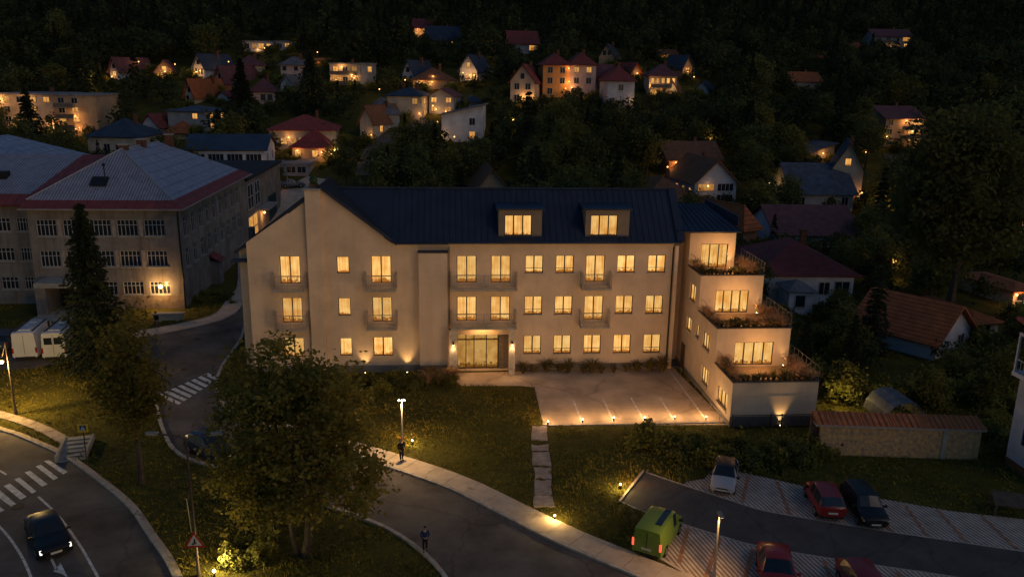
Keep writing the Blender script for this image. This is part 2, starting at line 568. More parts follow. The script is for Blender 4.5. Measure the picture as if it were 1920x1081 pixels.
stroke(zq((215, 630), (330, 740), (440, 890), (500, 990), (555, 1090)), .13)
stroke(zq((-60, 740), (0, 800), (60, 870), (130, 980), (185, 1110)), .13)
stroke(zq((-60, 460), (0, 485), (35, 507)), .13)
stroke(zq((287, 975), (318, 1040)), .12)
mb.face([(p.x, p.y, .008) for p in (G(*c) for c in zq((300, 1050), (340, 1000), (383, 1085), (345, 1062)))])
# crossing by the hotel
for i in range(8):
    t = (i+.15)/8; t2 = t+.072
    A, B, C_, D_ = (Vector((392, 698)).lerp(Vector((292, 742)), t), Vector((412, 708)).lerp(Vector((332, 760)), t), Vector((412, 708)).lerp(Vector((332, 760)), t2), Vector((392, 698)).lerp(Vector((292, 742)), t2))
    mb.face([(p.x, p.y, .008) for p in (G(A.x, A.y), G(D_.x, D_.y), G(C_.x, C_.y), G(B.x, B.y))])
tag(mb.build('road_markings', M['paint']), kind='structure')
# manhole covers
for px, py, lab in ((34, 949, 'round iron manhole cover beside the zebra crossing on the bend'), (370, 635, 'small iron drain cover in the street beside the hotel'), (345, 692, 'iron drain cover on the street just above the crossing')):
    p = G(px, py)
    mb = MB(); mb.lathe([(.36, 0), (.36, .012), (.30, .016)], 16)
    tag(mb.build('manhole_cover', mat('rusty iron', (.075, .05, .04), .8, .3, 6, .5, 30), loc=(p.x, p.y, .004)), lab, 'manhole cover')

# forecourt of the hotel
sheet('forecourt', [(846, 699), (1262, 688), (1368, 796), (1022, 797), (1005, 726), (975, 723), (866, 723), (850, 712)], M['lot'], .006)
mb = MB()
for a, b in (((1075, 750), (1092, 793)), ((1131, 747), (1150, 790)), ((1183, 745), (1208, 789)), ((1237, 745), (1264, 788)), ((1254, 693), (1325, 788))):
    p, q = G(*a), G(*b)
    mb.face([(p.x-.075, p.y, .010), (q.x-.075, q.y, .010), (q.x+.075, q.y, .010), (p.x+.075, p.y, .010)])
tag(mb.build('parking_lines', M['paint']), kind='structure')
mb = MB()
l = [G(1022, 797), G(1368, 796)]
mb.box(l[0].x, l[1].x, l[0].y-.16, l[0].y-.01, -.05, .07)
a, b = G(1005, 726), G(1022, 797)
mb.prism([(a.x-.12, a.y), (b.x-.12, b.y), (b.x-.005, b.y), (a.x-.005, a.y)], -.05, .07)
tag(mb.build('forecourt_edging', M['kerb']), kind='structure')
# flagged path down the lawn
mb = MB()
rows = [(799, 998, 1026), (826, 996, 1027), (834, 996, 1029), (846, 997, 1029), (848, 998, 1030), (873, 999, 1034), (876, 1001, 1034), (897, 1003, 1035), (900, 1002, 1034), (928, 1002, 1035), (930, 1001, 1036), (950, 1001, 1041)]
for (y0, a0, b0), (y1, a1, b1) in zip(rows[::2], rows[1::2]):
    q = []
    for k in range(6):
        t = k/5; q.append((a0+(b0-a0)*t, y0+rnd.uniform(-1.5, 1.5)))
    q.append((b0+rnd.uniform(-1, 2), (y0+y1)/2))
    for k in range(6):
        t = k/5; q.append((b1+(a1-b1)*t, y1+rnd.uniform(-1.5, 1.5)))
    q.append((a1+rnd.uniform(-2, 1), (y0+y1)/2))
    mb.prism([(p.x, p.y) for p in (G(*c) for c in q)], -.03, .035+rnd.random()*.02)
tag(mb.build('flagstone_path', M['flag']), kind='structure')

# lower car park
up = [(1210, 884), (1280, 908), (1430, 957), (1647, 993), (1920, 1033), (2150, 1062)]
lo = [(1165, 940), (1213, 962), (1280, 982), (1413, 1023), (1580, 1050), (1780, 1079), (2100, 1130)]
sheet('car_park_drive', up+lo[::-1], M['asphalt_dark'], .005)
sheet('parking_bays', [(1280, 908), (1288, 902), (1320, 897), (1335, 880), (1383, 883), (1513, 912), (1647, 933), (1780, 957), (1920, 973), (2150, 1000), (2150, 1062), (1920, 1033), (1647, 993), (1430, 957)], M['bay'], .006)
sheet('parking_bays', [(1236, 968), (1280, 982), (1413, 1023), (1580, 1050), (1780, 1079), (2100, 1130), (2100, 1300), (1600, 1300), (1330, 1100), (1236, 1043), (1222, 1030)], M['bay'], .007)
for a in (up, lo):
    l = [G(*p) for p in a]
    ribbon('car_park_edging', resample(l, 1.2), -.05, .05, -.02, .02, M['kerb'], .02)
ribbon('car_park_edging', resample([G(1163, 941), G(1208, 883)], .8), -.02, .12, -.02, .08, M['pave'], .03)
ribbon('car_park_edging', resample([G(1222, 1032), G(1241, 1047), G(1330, 1100)], .8), -.15, .02, -.02, .08, M['pave'], .03)
mb = MB()
dn = bd.normalized()
def prow(x0, y0, x1, y1):
    a, b = G(x0, y0), G(x1, y1)
    n = max(1, int((b-a).length/.42)); s = (b-a)/n; t = s.normalized(); w = Vector((-t.y, t.x, 0))*.11
    for i in range(n):
        p, q = a+s*i+t*.012, a+s*(i+1)-t*.012
        mb.prism([(c.x, c.y) for c in (p-w, q-w, q+w, p+w)], 0, .012+rnd.random()*.006)
for q in ((1403, 893, 1391, 942), (1457, 902, 1481, 965), (1530, 968, 1541, 977), (1602, 975, 1612, 983), (1655, 975, 1672, 996), (1697, 947, 1740, 1007), (1757, 955, 1813, 1017), (1838, 965, 1906, 1029),
          (1290, 989, 1273, 1055), (1350, 1008, 1320, 1090), (1412, 1027, 1395, 1090), (1475, 1040, 1490, 1090), (1543, 1050, 1560, 1085), (1683, 1070, 1690, 1090)):
    prow(*q)
tag(mb.build('bay_dividers', M['bayline']), kind='structure')

# bank path and steps by the bend
ribbon('verge_path', resample(smooth_line([(-60, 765), (0, 783), (40, 795), (80, 812), (117, 833)]), 1.1), -.05, .75, -.05, .06, M['flag'], .03)
t = thing('garden_steps', 'short flight of concrete steps up the grass verge beside the yellow sign', 'steps', G(140, 845))
o = t.location
mb = MB(); mr = MB()
a, b = G(133, 864), G(150, 826)
d = (b-a); d.z = 0; n = 6
w = Vector((-d.y, d.x, 0)).normalized()
for i in range(n):
    p, q = a+d*(i/n), a+d*((i+1)/n)
    mb.prism([(c.x, c.y) for c in (p-w*.75, q-w*.75, q+w*.75, p+w*.75)], -.05, .05+.06*i)
mb.build('tread', M['concrete'], t, sub=o)
for s_ in (-1, 1):
    k = MB(); k.prism([(c.x, c.y) for c in (a+w*s_*.76, b+w*s_*.76, b+w*s_*.9, a+w*s_*.9)], -.05, .42)
    k.build('side_wall', M['concrete'], t, sub=o)
# street branch going up the hill beside the school, and the town lane
def hill_lane(name, px, wd, m):
    P = [T(*p) for p in px]
    pts = resample(P, 2.0)
    a, b = offset(pts, -wd/2), offset(pts, wd/2)
    mb = MB()
    for i in range(len(pts)-1):
        mb.face([(p.x, p.y, tz(p.x, p.y)+.12) for p in (a[i], a[i+1], b[i+1], b[i])])
    return tag(mb.build(name, m), kind='structure')
hill_lane('hill_lane', [(458, 480), (490, 420), (520, 385), (556, 360), (600, 335)], 5.5, M['pave'])
hill_lane('town_lane', [(690, 330), (705, 300), (712, 280), (735, 262), (775, 240), (800, 225)], 6, M['asphalt'])
hill_lane('garden_drive', [(1640, 420), (1685, 350), (1690, 315), (1680, 292)], 5, M['asphalt'])
# ------------------------------------------------------------------ the hotel
YF = G(1245, 690).y
def wall_holes(mb, u0, u1, v0, v1, holes, fn, depth=.22, mi=0, mr=None):
    """a wall sheet in (u, v) with window openings and their reveals; fn(u, v, w) gives the point, w inwards"""
    us = sorted({u0, u1, *[h[0] for h in holes], *[h[1] for h in holes]})
    vs = sorted({v0, v1, *[h[2] for h in holes], *[h[3] for h in holes]})
    us = [u for u in us if u0 <= u <= u1]; vs = [v for v in vs if v0 <= v <= v1]
    for a, b in zip(us, us[1:]):
        for c, d in zip(vs, vs[1:]):
            m, n = (a+b)/2, (c+d)/2
            if any(h[0] < m < h[1] and h[2] < n < h[3] for h in holes):
                continue
            mb.face([fn(a, c, 0), fn(b, c, 0), fn(b, d, 0), fn(a, d, 0)], mi)
    r = mi if mr is None else mr
    for (a, b, c, d) in holes:
        mb.face([fn(a, c, 0), fn(a, c, depth), fn(b, c, depth), fn(b, c, 0)], r)
        mb.face([fn(a, d, 0), fn(b, d, 0), fn(b, d, depth), fn(a, d, depth)], r)
        mb.face([fn(a, c, 0), fn(a, d, 0), fn(a, d, depth), fn(a, c, depth)], r)
        mb.face([fn(b, c, 0), fn(b, c, depth), fn(b, d, depth), fn(b, d, 0)], r)

def fbox(mb, fn, a, b, c, d, w0, w1, mi=0):
    p = [fn(a, c, w0), fn(b, c, w0), fn(b, c, w1), fn(a, c, w1), fn(a, d, w0), fn(b, d, w0), fn(b, d, w1), fn(a, d, w1)]
    k = len(mb.v); mb.v += [tuple(q) for q in p]
    for q in ((0, 3, 2, 1), (4, 5, 6, 7), (0, 1, 5, 4), (1, 2, 6, 5), (2, 3, 7, 6), (3, 0, 4, 7)):
        mb.f.append(tuple(k+i for i in q)); mb.m.append(mi)

def hotel_window(root, fn, h, mull=1, sill=True, bar=None, pane='lit', depth=.22, sub=None):
    a, b, c, d = h
    t = .065
    mb = MB()
    w0, w1 = depth-.09, depth-.03
    fbox(mb, fn, a+.003, a+t, c+.003, d-.003, w0, w1); fbox(mb, fn, b-t, b-.003, c+.003, d-.003, w0, w1)
    fbox(mb, fn, a+t, b-t, c+.003, c+t, w0, w1); fbox(mb, fn, a+t, b-t, d-t, d-.003, w0, w1)
    for k in range(mull):
        u = a+(b-a)*(k+1)/(mull+1)
        fbox(mb, fn, u-.05, u+.05, c+t, d-t, w0+.002, w1-.002)
    if bar:
        v = c+(d-c)*bar
        fbox(mb, fn, a+t, b-t, v-.02, v+.02, w0-.03, w0-.005)
    fr = mb.build('window', M['frame'], root, sub=sub)
    p = MB(); p.face([fn(a+.02, c+.02, depth-.045), fn(b-.02, c+.02, depth-.045), fn(b-.02, d-.02, depth-.045), fn(a+.02, d-.02, depth-.045)])
    # give each pane its own origin so that no two rooms look alike
    ctr = fn((a+b)/2, (c+d)/2, depth-.045)
    po = p.build('pane', M[pane], fr, sub=ctr)
    po.location = Vector(ctr)-Vector(sub if sub is not None else (0, 0, 0))
    if sill:
        s = MB(); fbox(s, fn, a-.06, b+.06, c-.075, c-.003, -.09, .04)
        s.build('sill', M['sill'], fr, sub=sub)
    return fr

HL = thing('hotel', 'large cream hotel with navy metal roof, lit windows and stepped terraces', 'hotel', (2, YF, 0))
HO = HL.location.copy()
front = lambda y: (lambda u, v, w: (u, y+w, v))
X0, X1 = -15.67, 18.6
ZE = 10.95
colx = [V(x, 495, YF).x for x in (875, 939, 1001.5, 1059, 1116.5, 1174, 1231.5)]
rowz = [(9.82, 8.345, 7.57), (6.41, 4.83, 4.32), (3.03, 1.40, 1.40)]
wS, wT = .74, .80
holes, wins = [], []
for r, (zt, zs, zl) in enumerate(rowz):
    for c, x in enumerate(colx):
        if r == 2 and c < 2: continue
        tall = c in (0, 1, 4) and r < 2
        h = (x-(wT if tall else wS), x+(wT if tall else wS), zl if tall else zs, zt)
        holes.append(h); wins.append((h, 1, not tall, .28))
gx = [V(543.5, 500, YF).x, V(643, 500, YF).x, V(714.5, 500, YF).x]
for r, (zt, zs, zl) in enumerate(rowz):
    for c, x in enumerate(gx):
        if c == 1:
            h = (x-.50, x+.50, zs+.05, zt-.05)
            wins.append((h, 0, True, None))
        else:
            tall = r < 2
            h = (x-wT, x+wT, zl if tall else zs, zt)
            wins.append((h, 1, not tall, .26 if tall else None))
        holes.append(h)
# the entrance is an opening too
DX0, DX1, DZ = V(857, 660, YF).x, V(954, 660, YF).x, 3.16
holes.append((DX0, DX1, .02, DZ))
mb = MB()
fn = front(YF)
wall_holes(mb, X0, X1, 0, ZE-.05, holes, fn, .3)
# gable triangle, side and rear walls
GX, GZ = -9.70, 15.05
mb.face([fn(X0, ZE-.05, 0), fn(-4.35, ZE-.05, 0), fn(GX, GZ, 0)])
YR = YF+7.3
mb.face([(X0, YR, 0), (X0, YF, 0), (X0, YF, ZE-.05), (X0, YR, ZE-.05)])
mb.face([(X1, YF, 0), (X1, YR, 0), (X1, YR, ZE+.2), (X1, YF, ZE-.05)])
mb.face([(X1, YR, 0), (X0, YR, 0), (X0, YR, ZE-.05), (X1, YR, ZE-.05)])
mb.face([(X1, YF, ZE-.05), (X1, YR, ZE-.05), (X1, YF+3.5, 14.6)])
mb.build('wall', M['plaster'], HL, sub=HO)
mb = MB(); mb.box(X0-.02, DX0-.75, YF-.03, YF+.02, -.2, .62); mb.box(DX1+.4, X1+.02, YF-.03, YF+.02, -.2, .55)
mb.build('plinth', M['plinth'], HL, sub=HO)
for h, mu, sl, bar in wins:
    if not sl: lamp('POINT', 'added window spill', ((h[0]+h[1])/2-HO.x, -.3, h[2]+.9), 13, WARM, HL, size=.3)  # unseen lamp added outside the pane to brighten the balcony
    hotel_window(HL, fn, h, mu, sl, bar, 'lit', .24, HO)
# projecting stair block, left chimney breast, recessed west strip
bx0, bx1 = -2.25, .03
mb = MB(); mb.box(bx0, bx1, YF-.55, YF+.05, .75, 10.15)
mb.build('stair_block', M['plaster_side'], HL, sub=HO)
mb = MB(); mb.box(bx0-.02, bx1+.02, YF-.57, YF+.03, -.2, .745); mb.build('plinth', M['plinth'], HL, sub=HO)
mb = MB(); mb.box(bx0-.06, bx1+.06, YF-.62, YF-.004, 10.153, 10.27); mb.build('coping', M['navy'], HL, sub=HO)
mb = MB(); mb.box(-10.92, -9.76, YF-.42, YF+.9, 0, 15.05); ch = mb.build('chimney', M['plaster'], HL, sub=HO)
mb = MB(); mb.box(-11.0, -9.68, YF-.50, YF+.98, 15.053, 15.2); mb.build('chimney_cap', M['concrete'], ch, sub=HO)
mb = MB(); mb.box(-10.62, -9.98, YF+.05, YF+.6, 15.203, 15.5); mb.build('chimney_flue', mat('brown brick', (.14, .075, .05), .9, .3, 3, .3, 20), ch, sub=HO)
mb = MB(); mb.ball((-10.3, YF+.32, 15.78), .33, 12); mb.build('cowl', mat('green copper', (.03, .07, .025), .7, .3, 4), ch, sub=HO, smooth=True)
mb = MB(); mb.box(-16.55, X0-.004, YF+1.1, YR-1, 0, 10.3); mb.build('west_wall', M['plaster_side'], HL, sub=HO)
mb = MB(); mb.box(-17.0, X0-.006, YF+.3, YF+1.09, 9.25, 9.4); mb.build('west_canopy', M['navy'], HL, sub=HO)

# ------ roofs: standing seam sheets with real ribs
def seam_plane(mb, a, b, c, d, n, th=.12, rib=.045):
    """a-b eave, d-c ridge (a under d); n ribs up the slope"""
    a, b, c, d = map(Vector, (a, b, c, d))
    mb.slab([a, b, c, d], th)
    nr = (b-a).cross(c-a).normalized()
    for i in range(n+1):
        t = i/n
        p, q = a.lerp(b, t), d.lerp(c, t)
        if (q-p).length < .3: continue
        s = (b-a).normalized()*.02
        mb.slab([p-s+nr*rib, p+s+nr*rib, q+s+nr*rib, q-s+nr*rib], rib-.002)
roof = MB()
EY, EZ = YF-.42, 10.98
RY, RZ = YF+3.5, 14.72
xr = X1+.35
def main_pt(x, y): return (x, y, EZ+(y-EY)*(RZ-EZ)/(RY-EY))
seam_plane(roof, (-4.3, EY, EZ), (xr, EY, EZ), (xr, RY, RZ), (-4.3, RY, RZ), 46)
roof.slab([(-4.302, EY, EZ), (-4.302, RY, RZ), (-11.0, RY, RZ)], .12)
roof.slab([(xr, YR+.4, 11.0), (-8.5, YR+.4, 11.0), (-8.5, RY, RZ), (xr, RY, RZ)], .12)
roof.box(-9, xr+.02, RY-.12, RY+.12, RZ-.02, RZ+.10)
mr = roof.build('roof', M['navy'], HL, sub=HO)
gr = MB()
GRZ = 15.42
er, el = -4.0, -16.75
zr_, zl_ = 10.95, 10.05
yb_ = YF+4.6
fy = YF-.30
seam_plane(gr, (er, fy, zr_), (er, yb_, zr_), (GX, YF+4.6, GRZ), (GX, fy, GRZ), 14)
seam_plane(gr, (el, YF+4.6, zl_), (el, fy+.9, zl_), (GX, fy, GRZ), (GX, YF+4.6, GRZ), 9)
gr.box(-16.3, -15.9, YF+3.6, YF+4.3, 9.5, 11.4)
gr.slab([(er, YF+4.6, zr_), (el, YF+4.6, zl_), (GX, YF+4.6, GRZ)], .1)
gr.tube([(GX, fy-.02, GRZ+.03), (GX, YF+4.6, GRZ+.03)], .07, 6)
gr.build('gable_roof', M['navy'], HL, sub=HO)
# barge boards on the gable and roof edge strip on the east verge
bb = MB()
bb.slab([(er+.02, fy-.03, zr_-.25), (er+.02, fy-.03, zr_+.0), (GX, fy-.03, GRZ+.0), (GX, fy-.03, GRZ-.3)], .05)
bb.slab([(el, fy+.87, zl_-.22), (GX, fy-.032, GRZ-.3), (GX, fy-.032, GRZ), (el, fy+.87, zl_)], .05)
bb.box(er-.04, bx1+.1, EY-.08, EY+.04, EZ-.16, EZ-.03)
bb.build('barge_board', M['navy'], HL, sub=HO)
bb = MB(); bb.tube([(bx1, EY-.08, EZ-.03), (xr, EY-.08, EZ-.03)], .085, 8); bb.build('gutter', M['navy'], HL, sub=HO)
bb = MB(); bb.slab([(xr+.3, EY, EZ+.06), (xr+.3, RY, RZ+.06), (xr-.35, RY, RZ+.06), (xr-.35, EY, EZ+.06)][::-1], .1)
bb.slab([(xr-.35, EY, EZ+.06), (xr+.3, EY, EZ+.06), (xr+.3, RY, RZ+.06), (xr-.35, RY, RZ+.06)], .1)
bb.build('verge', M['navy'], HL, sub=HO)
# downpipes
for x in (X1-.16,):
    bb = MB(); bb.tube([(x, EY-.05, EZ-.1), (x, YF-.12, EZ-.55), (x, YF-.12, .1)], .07, 8)
    bb.build('downpipe', M['black'], HL, sub=HO)
bb = MB(); bb.tube([(bx1+.16, YF-.12, 10.5), (bx1+.16, YF-.12, 4.2)], .05, 6); bb.build('downpipe', M['steel'], HL, sub=HO)
# east pilaster at the end of the facade
bb = MB(); bb.box(X1+.002, X1+.30, YF-.05, YF+1.2, 0, 10.6); bb.build('pilaster', M['plaster'], HL, sub=HO)

# ------ dormers
for pxa, pxb, wa, wb in ((932, 1018, 946, 997), (1095, 1182, 1107, 1158)):
    yd = YF-.02
    xa, xb = V(pxa+3, 420, yd).x, V(pxb-2, 420, yd).x
    zt = V(975, 393, yd).z; zb = main_pt(0, yd)[2]-.05
    ua, ub = V(wa, 425, yd).x, V(wb, 425, yd).x
    wz1, wz0 = V(970, 403, yd).z, V(970, 445, yd).z
    d = MB(); fd = front(yd)
    wall_holes(d, xa, xb, zb, zt, [(ua, ub, wz0, wz1)], fd, .22)
    ye = yd+2.7
    d.face([(xa, ye, zt), (xa, yd, zt), (xa, yd, zb), (xa, ye, zb)])
    d.face([(xb, yd, zb), (xb, yd, zt), (xb, ye, zt), (xb, ye, zb)])
    dm = d.build('dormer', mat('dormer cladding', (.20, .17, .14), .8, .1, 1), HL, sub=HO)
    r_ = MB(); r_.slab([(xa-.2, yd-.22, zt+.12), (xb+.2, yd-.22, zt+.12), (xb+.2, ye, zt+.2), (xa-.2, ye, zt+.2)], .12); r_.build('dormer_roof', M['navy'], dm, sub=HO)
    hotel_window(dm, fd, (ua, ub, wz0, wz1), 2, False, None, 'lit', .2, HO)
    s = MB(); s.box(xa-.1, xb+.1, yd-.1, yd-.003, zb-.02, zb+.1); s.build('dormer_sill', M['navy'], dm, sub=HO)

# ------ balconies
def balcony(x0, x1, z, dep=1.25, par=HL, y=YF):
    b = MB(); b.box(x0, x1, y-dep, y-.004, z-.16, z)
    s = b.build('balcony', M['concrete'], par, sub=HO)
    r = MB()
    hh = 1.12
    for k in range(2):
        zz = z+(.12, hh)[k]
        r.box(x0+.02, x1-.02, y-dep+.03, y-dep+.065, zz-.02, zz+.02)
        for x in (x0+.03, x1-.065):
            r.box(x, x+.035, y-dep+.066, y-.02, zz-.02, zz+.02)
    n = int((x1-x0)/.135)
    for i in range(n+1):
        x = x0+.04+(x1-x0-.08)*i/n
        r.box(x-.008, x+.008, y-dep+.04, y-dep+.056, z+.141, z+hh-.021)
    for x in (x0+.045, x1-.05):
        for k in range(9):
            yy = y-dep+.12+k*(dep-.16)/8
            r.box(x-.008, x+.008, yy-.008, yy+.008, z+.141, z+hh-.021)
    for x in (x0+.05, (x0+x1)/2, x1-.05):
        r.box(x-.025, x+.025, y-dep+.025, y-dep+.07, z+.002, z+hh+.05)
    for x in (x0, x1):   # side screens by the wall
        r.box(x-.02, x+.02, y-.35, y-.1, z+.002, z+hh+.12)
    r.build('railing', M['rail'], s, sub=HO)
    for k in range(max(2, int((x1-x0)/.9))):
        pass
    return s
for zz in (7.33, 4.13):
    balcony(V(845, 540, YF-1).x, V(970, 540, YF-1).x, zz)
    balcony(colx[4]-1.22, colx[4]+1.22, zz)
    balcony(gx[0]-1.28, gx[0]+1.28, zz)
    balcony(gx[2]-1.22, gx[2]+1.22, zz)

# ------ entrance: porch pillars, glazed doors, wall lamps
for x0, x1 in ((.12, .82), (5.0, 5.5)):
    b = MB(); b.box(x0, x1, YF-1.25, YF-.75, 0, 3.96); b.build('porch_pillar', mat('travertine pillar', (.5, .43, .35), .85, .2, 3), HL, sub=HO)
b = MB(); fd = front(YF+.55)
W_ = [DX0+.05, DX0+.75, DX0+1.42, DX0+2.45, DX0+3.42]
t = .07
for i, x in enumerate(W_):
    fbox(b, fd, x-t/2, x+t/2, .05, DZ-.05, 0, .08)
for v in (.05, 2.52, DZ-.1):
    for x, x2 in zip(W_, W_[1:]):
        fbox(b, fd, x+t/2, x2-t/2, v, v+.07, .003, .077)
dr = b.build('entrance_screen', M['black'], HL, sub=HO)
for i, (x, x2) in enumerate(zip(W_, W_[1:])):
    for lo_, hi_ in ((.12, 2.52), (2.59, DZ-.1)):
        p = MB(); c = fd((x+x2)/2, (lo_+hi_)/2, .05); p.face([fd(x+t/2, lo_, .05), fd(x2-t/2, lo_, .05), fd(x2-t/2, hi_, .05), fd(x+t/2, hi_, .05)])
        po = p.build('pane', M['lobby'], dr, sub=c); po.location = Vector(c)-HO
for x in (W_[2]+.95, W_[3]+.08):
    h = MB(); h.tube([fd(x, .95, -.06), fd(x, 1.35, -.06)], .018, 6); h.build('door_handle', M['steel'], dr, sub=HO)
n_ = MB(); n_.box(W_[2]+.3, W_[2]+.42, YF+.535, YF+.545, 1.45, 1.62); n_.build('door_notice', mat('white paper', (.8, .8, .8), .9, .02), dr, sub=HO)
b = MB(); b.box(W_[4]+.06, DX1-.01, YF+.5, YF+.62, .03, DZ-.03); b.build('stone_panel', mat('mottled stone panel', (.22, .18, .14), .6, .3, 9), HL, sub=HO)
b = MB(); b.face([(DX0, YF+.3, 0), (DX0, YF+.62, 0), (DX0, YF+.62, DZ), (DX0, YF+.3, DZ)]); b.face([(DX1, YF+.62, 0), (DX1, YF+.3, 0), (DX1, YF+.3, DZ), (DX1, YF+.62, DZ)])
b.face([(DX0, YF+.3, DZ), (DX0, YF+.62, DZ), (DX1, YF+.62, DZ), (DX1, YF+.3, DZ)]); b.face([(DX0, YF, .012), (DX1, YF, .012), (DX1, YF+.7, .012), (DX0, YF+.7, .012)])
b.build('porch_lining', M['plaster'], HL, sub=HO)
for x in (.47, 5.25):
    b = MB(); b.box(x-.07, x+.07, YF-1.36, YF-1.253, 2.72, 2.98); wl = b.build('wall_lamp', M['black'], HL, sub=HO)
    k = MB(); k.lathe([(.05, 0), (.05, .02)], 10, (x, YF-1.31, 2.69)); k.build('lamp_lens', M['bulb'], wl, sub=HO)
    lamp('SPOT', 'wall lamp light', Vector((x, YF-1.40, 2.66))-HO, 60, (1, .66, .3), HL, Vector((x, YF-1.31, 0))-HO, .04, rad(95), .9)
    lamp('POINT', 'porch glow', Vector((x, YF-1.5, 2.5))-HO, 8, WARM, HL, size=.05)
lamp('AREA', 'porch ceiling light', Vector((2.9, YF-.6, 3.9))-HO, 70, WARM, HL, Vector((2.9, YF-.6, 0))-HO).data.size = 1.6
b = MB(); b.box(2.3, 3.5, YF-.7, YF-.5, 3.925, 3.965); b.build('porch_ceiling_lamp', emit('porch lamp', (1, .62, .25), 6), HL, sub=HO)

# ------ terraced east wing
WX = 19.9
yB, y2, y3, y4 = 52.11, 56.14, 60.9, 64.39
lv = [(yB, 26.12, 0, 3.33), (y2, 25.5, 3.33, 6.0), (y3, 25.0, 6.0, 8.86), (y4, 23.75, 8.86, 11.72)]
YW = 72.0
TW = []   # terrace rectangles for the planting
for i, (yf, xe, z0, z1) in enumerate(lv):
    top = i == 3
    fw = front(yf)
    if i == 0: h = []
    elif i == 1: h = [(V(1377, 660, yf).x, V(1450, 660, yf).x, z0-.2, V(1410, 641, yf).z)]
    elif i == 2: h = [(V(1341, 565, yf).x, V(1403, 565, yf).x, z0-.2, V(1370, 544, yf).z)]
    else: h = [(V(1314, 480, yf).x, V(1364, 480, yf).x, z0-.2, V(1340, 457, yf).z)]
    wb = MB()
    zt = z1 if top else z1
    wall_holes(wb, WX+.003, xe-.003, z0-.38 if i else 0, zt, h, fw, .25)
    # west wall with its windows, seen at a slant
    side = lambda u, v, w: (WX+w, YW-u, v)
    sh = []
    def S(px0, px1, py0, py1):
        ya = None
        a = ray(px0, (py0+py1)/2); b_ = ray(px1, (py0+py1)/2)
        ya, yb2 = (a*(WX/a.x)).y, (b_*(WX/b_.x)).y
        zc = EYE + ray((px0+px1)/2, py1)*(WX/ray((px0+px1)/2, py1).x)
        zd = EYE + ray((px0+px1)/2, py0)*(WX/ray((px0+px1)/2, py0).x)
        return (YW-ya, YW-yb2, zc.z, zd.z)
    if i == 0: sh = [S(1314, 1328, 688, 722), S(1343, 1364, 728, 762)]
    elif i == 1: sh = [S(1287, 1296, 594, 624), S(1304, 1311, 608, 634), S(1317, 1331, 624, 658)]
    elif i == 2: sh = [S(1293, 1304, 532, 568)]
    ok = []
    for (a, b_, c, d) in sh:
        c, d = max(c, z0+.25), min(d, z1-.2)
        ok.append((a, b_, c, d))
    wall_holes(wb, 0, YW-yf, z0, zt, ok, side, .25)
    wb.face([(xe, yf, z0), (xe, YW, z0), (xe, YW, zt), (xe, yf, zt)])
    wb.face([(xe, YW, z0), (WX, YW, z0), (WX, YW, zt), (xe, YW, zt)])
    wb.build('wing_wall', M['plaster'], HL, sub=HO)
    for q in h: hotel_window(HL, fw, q, 3 if i < 3 else 2, False, None, 'lit', .2, HO)
    for q in ok:
        hotel_window(HL, side, q, 2 if q[1]-q[0] > 1.6 else (1 if q[1]-q[0] > .9 else 0), True, None, 'lit', .2, HO)
    if not top:
        yn, xn = lv[i+1][0], lv[i+1][1]
        # terrace deck, planter trough along west, front and east edges, coping
        dk = MB(); dk.box(WX+.05, xe-.05, yf+.05, yn+(.0 if xn >= xe else 3.2), z1-.55, z1-.28)
        dk.build('terrace_deck', mat('timber deck', (.32, .21, .12), .8, .25, 2.5, .2, 9), HL, sub=HO)
        pl = MB()
        pl.box(WX+.06, xe-.06, yf+.06, yf+.75, z1-.279, z1-.06); pl.box(WX+.06, WX+.6, yf+.751, yn-.05, z1-.279, z1-.06)
        pl.build('planter_soil', mat('planter soil', (.04, .03, .02), 1, .3, 5), HL, sub=HO)
        cp = MB()
        cp.box(WX-.06, xe+.06, yf-.06, yf+.12, z1+.003, z1+.07)
        cp.box(WX-.06, WX+.12, yf+.121, yn-.003, z1+.003, z1+.07)
        cp.box(xe-.12, xe+.06, yf+.121, yn+1.8, z1+.003, z1+.07)
        cp.build('coping', mat('dark zinc coping', (.10, .095, .09), .5, .1), HL, sub=HO)
        inn = MB(); inn.box(WX+.004, WX+.05, yf+.004, yn, z1-.5, z1-.001); inn.box(WX+.05, xe-.004, yf+.004, yf+.05, z1-.5, z1-.001)
        inn.build('parapet_lining', M['plaster'], HL, sub=HO)
        rl = MB()
        for zz in (.55, 1.05):
            rl.tube([(xe-.03, yf+.05, z1+zz), (xe-.03, yn+1.8, z1+zz)], .018, 5)
        for k in range(9):
            yy = yf+.05+k*(yn+1.75-yf)/8
            rl.tube([(xe-.03, yy, z1+.05), (xe-.03, yy, z1+1.05)], .02, 5)
        rl.build('terrace_railing', M['steel'], HL, sub=HO); rl = MB()
        rl.tube([(WX+.15, yn-.1, z1+.07), (WX+.15, yn-.1, z1+1.0), (WX+.15, yn-1.3, z1+1.0), (WX+.15, yn-1.3, z1+.07)], .02, 5)
        rl.build('corner_railing', M['steel'], HL, sub=HO)
        # plinth of the room behind and its uplight
        q = h
        pb = MB(); hh = lv[i+1]
        TW.append((WX, xe, yf, yn, z1))
